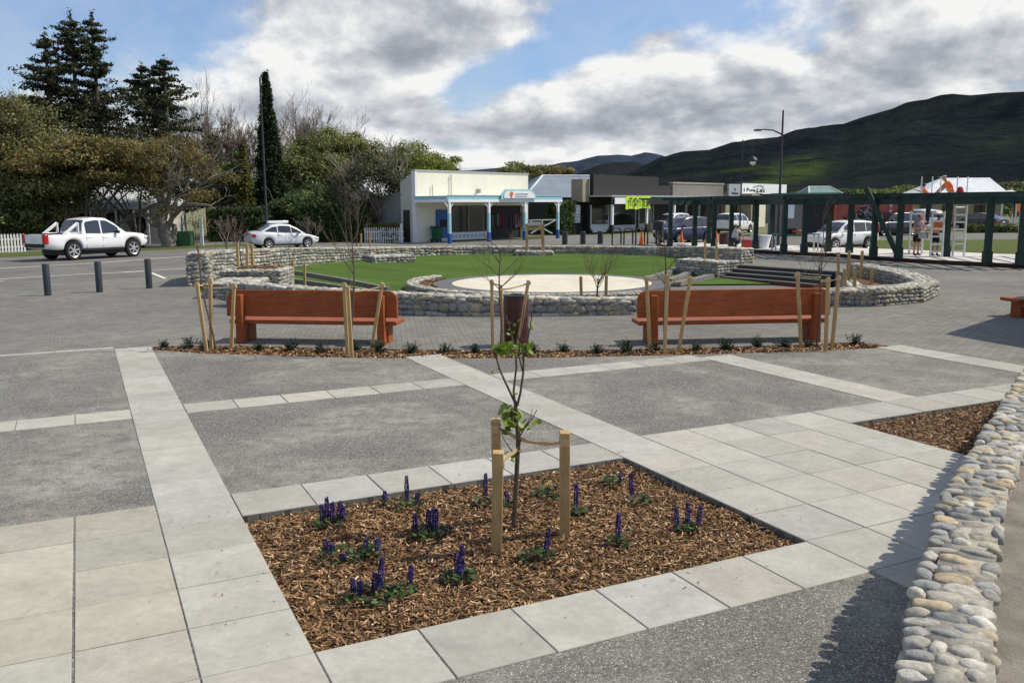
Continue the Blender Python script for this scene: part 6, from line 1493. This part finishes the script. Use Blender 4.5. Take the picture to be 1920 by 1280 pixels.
o = MB().lathe([(.001,0),(.16,.02),(.18,.2),(.12,.42),(.05,.48)],n=12).build('red_bag', mat('red_cloth',(.35,.02,.02),.8,.2,9), place=tuple(at(1799,371,39.0))); tag(o, 'dark red bag hanging behind the seated worker above the beam', 'bag')
plank = thing('scaffold_plank', 'plank laid across the scaffold frames that the upper workers stand on', 'plank', (18.9,39.7,1.22)); MB().box((0,0,0),(2.0,.4,.05)).build('board', M_STAKE, plank)

# ---- people
M_SKIN = mat('skin', (.46,.26,.18), .55, .1, 8); M_HAIR = mat('brown_hair', (.07,.042,.025), .7, .2, 20); M_HIVIS = mat('orange_high_visibility', (1.0,.20,.03), .6, .08, 8); M_BANDR = mat('reflective_band', (.70,.70,.62), .3, .05, 10)
M_DENIM = mat('dark_trousers', (.022,.03,.045), .85, .2, 20); M_SHORT = mat('black_shorts', (.014,.014,.016), .85, .2, 20); M_BOOT = mat('work_boot', (.03,.022,.018), .7, .2, 20); M_CAPB = mat('blue_cap', (.02,.08,.40), .6, .1, 10); M_CAPW = mat('cream_hat', (.70,.62,.45), .7, .1, 10); M_WHITETEE = mat('white_shirt', (.62,.62,.62), .8, .1, 10)
def m_plaid():
    m, t, bs = new_mat('plaid_cloth'); P = t.n('ShaderNodeTexCoord').outputs['Object']; sp = t.n('ShaderNodeSeparateXYZ'); t.L.new(P, sp.inputs[0])
    a = t.rng(t.m('SINE', t.m('MULTIPLY', sp.outputs[0], 75)), -.2,.2,0,1); b = t.rng(t.m('SINE', t.m('MULTIPLY', sp.outputs[2], 75)), -.2,.2,0,1)
    t.L.new(t.mix(t.m('MULTIPLY', t.m('ADD',a,b), .5), (.19,.12,.16,1), (.48,.42,.47,1)), bs.inputs['Base Color']); bs.inputs['Roughness'].default_value = .9; return m
M_PLAID = m_plaid()
def skin_obj(name, chains, m, parent, sub=1, root=0):
    """chains: lists of (point, radius); points that coincide are merged"""
    bm = bmesh.new(); ly = bm.verts.layers.skin.verify(); idx = {}
    for ch in chains:
        prev = None
        for p, r in ch:
            k = tuple(round(c,4) for c in p)
            if k not in idx:
                v = bm.verts.new(p); v[ly].radius = r if hasattr(r,'__len__') else (r,r); idx[k] = v
                if len(idx) == 1: v[ly].use_root = True
            v = idx[k]
            if prev is not None and prev is not v and bm.edges.get((prev,v)) is None: bm.edges.new((prev,v))
            prev = v
    me = bpy.data.meshes.new(name); bm.to_mesh(me); bm.free(); me.materials.append(m)
    o = bpy.data.objects.new(name, me); col.objects.link(o); o.parent = parent
    s_ = o.modifiers.new('skin','SKIN'); s_.use_smooth_shade = True; b = o.modifiers.new('sub','SUBSURF'); b.levels = sub; b.render_levels = sub
    return o
def person(label, loc, rz, J, top, legs, sleeve=.5, long=False, hat=None, hair=True, bands=False, group=None, topname='shirt'):
    """J: joints in local space, facing +Y: pelvis, chest, neck, head, and for both sides shoulder, elbow, wrist, hip, knee, ankle"""
    t = thing('person', label, 'person', loc, rz, group); V = {k: Vector(v) for k, v in J.items()}
    ch = [[(V['pelvis'],(.15,.11)),((V['pelvis']*.55+V['chest']*.45),(.135,.10)),(V['chest'],(.155,.11)),(V['neck'],(.055,.055)),(V['head']-Vector((0,0,.06)),(.065,.075)),(V['head']+Vector((0,.0,.02)),(.078,.092)),(V['head']+Vector((0,-.005,.09)),(.06,.075))]]
    hd = V['head']; ch.append([(hd+Vector((0,.0,.02)),(.078,.092)),(hd+Vector((0,.105,.0)),.014)])
    for s_ in ('l','r'):
        sh_, el, wr, hp, kn, an = (V[s_+k] for k in ('sh','el','wr','hp','kn','an'))
        hdir = (wr-el).normalized(); palm = wr+hdir*.07
        ch.append([(V['chest'],(.155,.11)),(sh_,.062),(sh_.lerp(el,.5),.050),(el,.042),(el.lerp(wr,.4),.040),(wr,.027),(palm,(.036,.02))])
        sx = 1 if s_ == 'r' else -1; side = hdir.cross(Vector((0,0,1))); side = side.normalized() if side.length > .1 else Vector((1,0,0)); bend = Vector((0,0,-.012))
        for q, (o_, L) in enumerate(((-.027,.07),(-.009,.08),(.009,.075),(.027,.058))):
            b0 = palm+side*o_*.9+hdir*.012; ch.append([(palm,(.036,.02)),(b0+hdir*.02,.010),(b0+hdir*(L*.6)+bend,.009),(b0+hdir*L+bend*2.4,.007)])
        ch.append([(wr,.027),(wr+hdir*.035+side*.04,.011),(wr+hdir*.075+side*.055,.009)])
        ch.append([(V['pelvis'],(.15,.11)),(hp,.09),(hp.lerp(kn,.5),.078),(kn,.056),(kn.lerp(an,.35),.055),(an,.036)])
    skin_obj('body', ch, M_SKIN, t)
    # clothes
    e = .016; ch = [[(V['pelvis']+Vector((0,0,-.02)),(.165+e,.125+e)),((V['pelvis']*.55+V['chest']*.45),(.15+e,.115+e)),(V['chest'],(.165+e,.12+e)),(V['chest'].lerp(V['neck'],.75),(.085,.08))]]
    for s_ in ('l','r'):
        sh_, el, wr = V[s_+'sh'], V[s_+'el'], V[s_+'wr']; c_ = [(V['chest'],(.165+e,.12+e)),(sh_,.078)]
        if sleeve >= 1: c_ += [(el,.058),(el.lerp(wr,.8),.045)]
        else: c_ += [(sh_.lerp(el,sleeve),.068)]
        ch.append(c_)
    so = skin_obj(topname, ch, top, t)
    if bands:
        for f in (.25,.6):
            c = V['pelvis'].lerp(V['chest'],f); d = (V['chest']-V['pelvis']).normalized(); M = np.array(d.to_track_quat('Z','Y').to_matrix()) ; MB().lathe([(.190,-.016),(.190,.016)],tuple(c),20,M @ np.diag((1,.78,1)),caps=False).build('reflective_band', M_BANDR, so)
    ch = [[(V['pelvis']+Vector((0,0,.05)),(.15+e,.12+e)),(V['pelvis'],(.16+e,.125+e))]]
    for s_ in ('l','r'):
        hp, kn, an = V[s_+'hp'], V[s_+'kn'], V[s_+'an']; ch.append([(V['pelvis'],(.16+e,.125+e)),(hp,.108),(hp.lerp(kn,.6),.095)]+([(kn,.075),(kn.lerp(an,.9),.06)] if long else [(hp.lerp(kn,.85),.092)]))
    skin_obj('trousers' if long else 'shorts', ch, legs, t)
    for s_ in ('l','r'):
        an = V[s_+'an']; ft = Vector((0,1,0)); skin_obj('boot', [[(an+Vector((0,0,.05)),.055),(an+Vector((0,-.01,-.03)),.055),(an+ft*.10+Vector((0,0,-.045)),(.05,.036)),(an+ft*.18+Vector((0,0,-.05)),(.045,.028))]], M_BOOT, t)
    if hair:
        skin_obj('hair', [[(hd+Vector((0,-.035,-.02)),(.075,.07)),(hd+Vector((0,-.02,.06)),(.086,.094)),(hd+Vector((0,.0,.112)),(.06,.07))]], M_HAIR, t)
    if hat:
        h_ = skin_obj('cap', [[(hd+Vector((0,-.005,.055)),(.096,.105)),(hd+Vector((0,-.005,.12)),(.08,.09))],], hat, t); MB().box(tuple(hd+Vector((0,.13,.055))),(.16,.13,.02)).build('cap_peak', hat, h_)
    f = MB()
    for x in (-.032,.032): f.lathe([(.001,-.01),(.011,0),(.001,.01)], tuple(hd+Vector((x,.086,.025))), 8)
    f.build('eyes', M_INK, t); MB().box(tuple(hd+Vector((0,.083,-.055))),(.05,.012,.012)).build('mouth', mat('lip',(.3,.12,.1),.6,.1,9), t)
    return t
def stand(lean=0.0, arms='down', **over):
    J = dict(pelvis=(0,0,.95),chest=(0,.02+lean*.35,1.32),neck=(0,.02+lean*.5,1.50),head=(0,.04+lean*.6,1.62),lsh=(-.19,.02+lean*.4,1.42),rsh=(.19,.02+lean*.4,1.42),lhp=(-.095,0,.88),rhp=(.095,0,.88),lkn=(-.10,.02,.50),rkn=(.11,.03,.50),lan=(-.11,-.01,.09),ran=(.13,.02,.09))
    if arms == 'down': J.update(lel=(-.25,.0,1.14),lwr=(-.24,.08,.90),rel=(.25,.0,1.14),rwr=(.23,.1,.90))
    elif arms == 'work': J.update(lel=(-.27,.08,1.16),lwr=(-.12,.30,1.10),rel=(.27,.08,1.16),rwr=(.10,.32,1.12))
    elif arms == 'reach': J.update(lel=(-.40,.18,1.50),lwr=(-.66,.24,1.54),rel=(.20,.28,1.40),rwr=(.05,.50,1.46))
    J.update(over); return J
p = gp(1717,479,PZ); person('person in a pale plaid shirt and black shorts holding a machine on the slab', p, R(200), stand(.1,'work'), M_PLAID, M_SHORT)
p = gp(1751,481.5,PZ); p.y += .45; p.x += .22; person('worker in an orange vest, blue cap and black shorts standing behind the scaffold frame', p, R(-70), stand(.15,'work', pelvis=(0,-.05,.92)), M_HIVIS, M_SHORT, hat=M_CAPB, bands=True, topname='vest')
# worker reaching along the beam, standing on the plank
p = Vector((at(1743,370,39.3).x,39.3,1.42)); person('worker in an orange shirt leaning along the beam with an outstretched arm', p, R(60), stand(.35,'reach'), M_HIVIS, M_DENIM, long=True, bands=True).scale = (1.15,1.15,1.05)
# worker bending over on the beam
p = Vector((at(1782,370,39.4).x,39.4,1.76))
person('worker in an orange shirt and pale hat bent over on top of the pergola beam', p, R(80), dict(pelvis=(0,-.06,.90),chest=(0,.11,1.30),neck=(0,.19,1.46),head=(0,.26,1.57),lsh=(-.21,.12,1.38),rsh=(.21,.12,1.38),lel=(-.22,.42,1.06),lwr=(-.10,.55,.92),rel=(.22,.42,1.06),rwr=(.10,.56,.94),lhp=(-.1,-.05,.84),rhp=(.1,-.05,.84),lkn=(-.12,.02,.46),rkn=(.12,.04,.46),lan=(-.12,-.06,.09),ran=(.13,-.02,.09)), M_HIVIS, M_DENIM, long=True, hat=M_CAPW, hair=False, bands=True).scale = (1.15,1.15,1.08)
# person crouching by the tools
p = gp(1382,464,PZ)+Vector((0,.4,0)); person('person crouching beside the brown drum bin, dark trousers and white shirt', p, R(-60), dict(pelvis=(0,-.15,.42),chest=(0,.06,.74),neck=(0,.15,.90),head=(0,.20,1.01),lsh=(-.19,.08,.83),rsh=(.19,.08,.83),lel=(-.25,.25,.62),lwr=(-.12,.42,.45),rel=(.25,.25,.62),rwr=(.12,.44,.45),lhp=(-.1,-.12,.38),rhp=(.1,-.12,.38),lkn=(-.16,.25,.50),rkn=(.15,.12,.22),lan=(-.15,.12,.09),ran=(.13,-.25,.10)), M_WHITETEE, M_DENIM, long=True)
# loose building gear on the slab
o = MB().box((0,0,.2),(.75,.4,.4)).build('tool_box', M_REDP, place=gp(1405,463.5,PZ), bevel=.03); tag(o, 'red tool box on the slab beside the crouching person', 'tool box')
o = MB(); o.lathe([(.38,0),(.5,.62),(.53,.62),(.53,.66)],n=18); o = o.build('tub', M_SIGNW, place=gp(1426,465.5,PZ)); tag(o, 'white plastic tub on the slab between two pergola posts', 'tub')
wt = thing('work_table', 'low green-topped work bench with tools between the pergola posts', 'table', gp(1490,470,PZ)); MB().box((0,0,.78),(2.2,.7,.05)).build('top', M_PERGL, wt)
for x in (-1,1):
    for y in (-.3,.3): MB().box((x,y,.38),(.06,.06,.76)).build('leg', M_ALU, wt)
o = MB().box((0,0,.12),(.6,.35,.24)).build('power_tool_case', M_TRIM, place=gp(1478,470,PZ)+Vector((0,0,.81)), bevel=.02); tag(o, 'black tool case lying on the green work bench', 'tool case')
o = MB().box((0,0,.1),(.5,.3,.12)).build('orange_tray', M_ORANGE, place=gp(1492,470,PZ)+Vector((0,0,.81)), bevel=.02); tag(o, 'orange tray on the right end of the green work bench', 'tray')
gm = MB(); gm.lathe([(.04,0),(.18,.03),(.2,.2),(.17,.28),(.06,.32)],n=14); o = gm.build('concrete_mixer', M_GALV, place=gp(1721,479,PZ)+Vector((-.02,-.42,.72))); tag(o, 'grey machine drum held in front of the person in the plaid shirt', 'machine')
# =============================== HILLS ===============================
def m_hill(name, dark, light, green):
    m, t, bs = new_mat(name); P = t.n('ShaderNodeNewGeometry').outputs['Position']; a = t.n('ShaderNodeAttribute'); a.attribute_name = 'Col'; sp = t.n('ShaderNodeSeparateColor'); t.L.new(a.outputs['Color'], sp.inputs[0])
    f = t.m('ADD', t.m('MULTIPLY', t.noise(P, .008, 9, .7), .6), t.m('MULTIPLY', t.noise(P, .09, 6, .75), .4))
    c = t.mix(t.rng(f, .42, .60, 0, 1), (*dark,1), (*light,1)); c = t.mix(t.m('MULTIPLY', sp.outputs[0], t.rng(t.noise(P, .012, 6, .6), .40, .52, 0, 1)), c, (*green,1))
    t.L.new(c, bs.inputs['Base Color']); bs.inputs['Roughness'].default_value = 1; bs.inputs['Specular IOR Level'].default_value = .0
    b = t.n('ShaderNodeBump'); b.inputs['Strength'].default_value = 1; b.inputs['Distance'].default_value = 16; t.L.new(t.noise(P, .08, 6, .75), b.inputs['Height']); t.L.new(b.outputs[0], bs.inputs['Normal'])
    return m
def hill(name, ridge, Dr, Df, m, step=6, seed=0, spur=.18, greenf=None, tree=3.0):
    xs = np.arange(ridge[0][0], ridge[-1][0]+.1, step); ry = np.interp(xs, [p[0] for p in ridge], [p[1] for p in ridge]); nt = 46; P = np.zeros((len(xs),nt,3)); C = np.zeros((len(xs),nt,3))
    for i, (px, py) in enumerate(zip(xs,ry)):
        d = ray(px,py); hd = Vector((d.x,d.y)).normalized(); el = d.z/math.hypot(d.x,d.y); hz = max(1,H+el*Dr)
        for j in range(nt):
            f = j/(nt-9); r = Df+(Dr-Df)*f; x, y = hd.x*r, hd.y*r
            if f <= 1:
                base = f**1.35; n_ = mnoise.fractal((x*.0028+seed,y*.0028,seed),1.0,2.1,6); z = hz*base*(1+spur*2.6*n_*(1-f)*4*f) + (mnoise.noise((x*.05,y*.05,seed))*tree*(f > .05))*.6
                z = min(z, H+el*r*(.965 if f < .93 else 1.0))
            else: z = hz*(1-(f-1)*1.5)
            P[i,j] = (x,y,max(z,-.5)); g = greenf(px,f) if greenf else 0; C[i,j] = (g,g,g)
    mb = MB(); mb.grid(P,C); o = mb.build(name, m, smooth=True); tag(o, kind='structure'); return o
big = [(1150,345),(1185,322),(1240,294),(1280,284),(1330,281),(1375,266),(1410,261),(1460,256),(1490,244),(1520,239),(1585,231),(1615,220),(1670,205),(1700,192),(1740,185),(1765,178),(1785,176),(1820,179),(1870,174),(1920,172),(2000,168),(2150,150),(2400,150),(2800,175)]
MH1 = m_hill('hill_bush_shadowed', (.014,.0195,.0265), (.038,.046,.047), (.085,.115,.042)); MH2 = m_hill('hill_mid', (.026,.032,.036), (.038,.042,.042), (.06,.06,.04)); MH3 = m_hill('hill_far_hazed', (.045,.062,.092), (.055,.074,.105), (.05,.06,.07))  # cloud shadow coloured into the near hill, haze into the far one
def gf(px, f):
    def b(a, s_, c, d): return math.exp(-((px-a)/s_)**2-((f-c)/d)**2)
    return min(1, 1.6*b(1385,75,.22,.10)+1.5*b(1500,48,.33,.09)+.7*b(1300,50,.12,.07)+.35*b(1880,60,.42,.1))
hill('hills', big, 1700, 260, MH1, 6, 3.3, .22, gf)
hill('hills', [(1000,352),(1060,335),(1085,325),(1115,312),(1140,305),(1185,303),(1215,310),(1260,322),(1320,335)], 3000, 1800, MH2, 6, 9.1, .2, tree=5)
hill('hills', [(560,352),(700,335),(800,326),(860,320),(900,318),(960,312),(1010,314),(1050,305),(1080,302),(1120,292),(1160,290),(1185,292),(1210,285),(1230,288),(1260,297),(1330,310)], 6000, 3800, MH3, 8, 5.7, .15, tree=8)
# flat farmland trees at the foot of the hill read as one mass
mb = MB()
for k in range(150):
    px = RNG.uniform(1250,2100); Y = RNG.uniform(140,260); c = at(px,384,Y); leaves(mb, (c.x,Y,RNG.uniform(.8,2.8)), (RNG.uniform(2.5,5),3,RNG.uniform(1.2,2.6)), 70, .9, [tuple(np.array(q)*RNG.uniform(.5,1.0)) for q in DKGREEN+MIDGREEN])
tag(mb.build('distant_trees', M_FOL), kind='stuff')
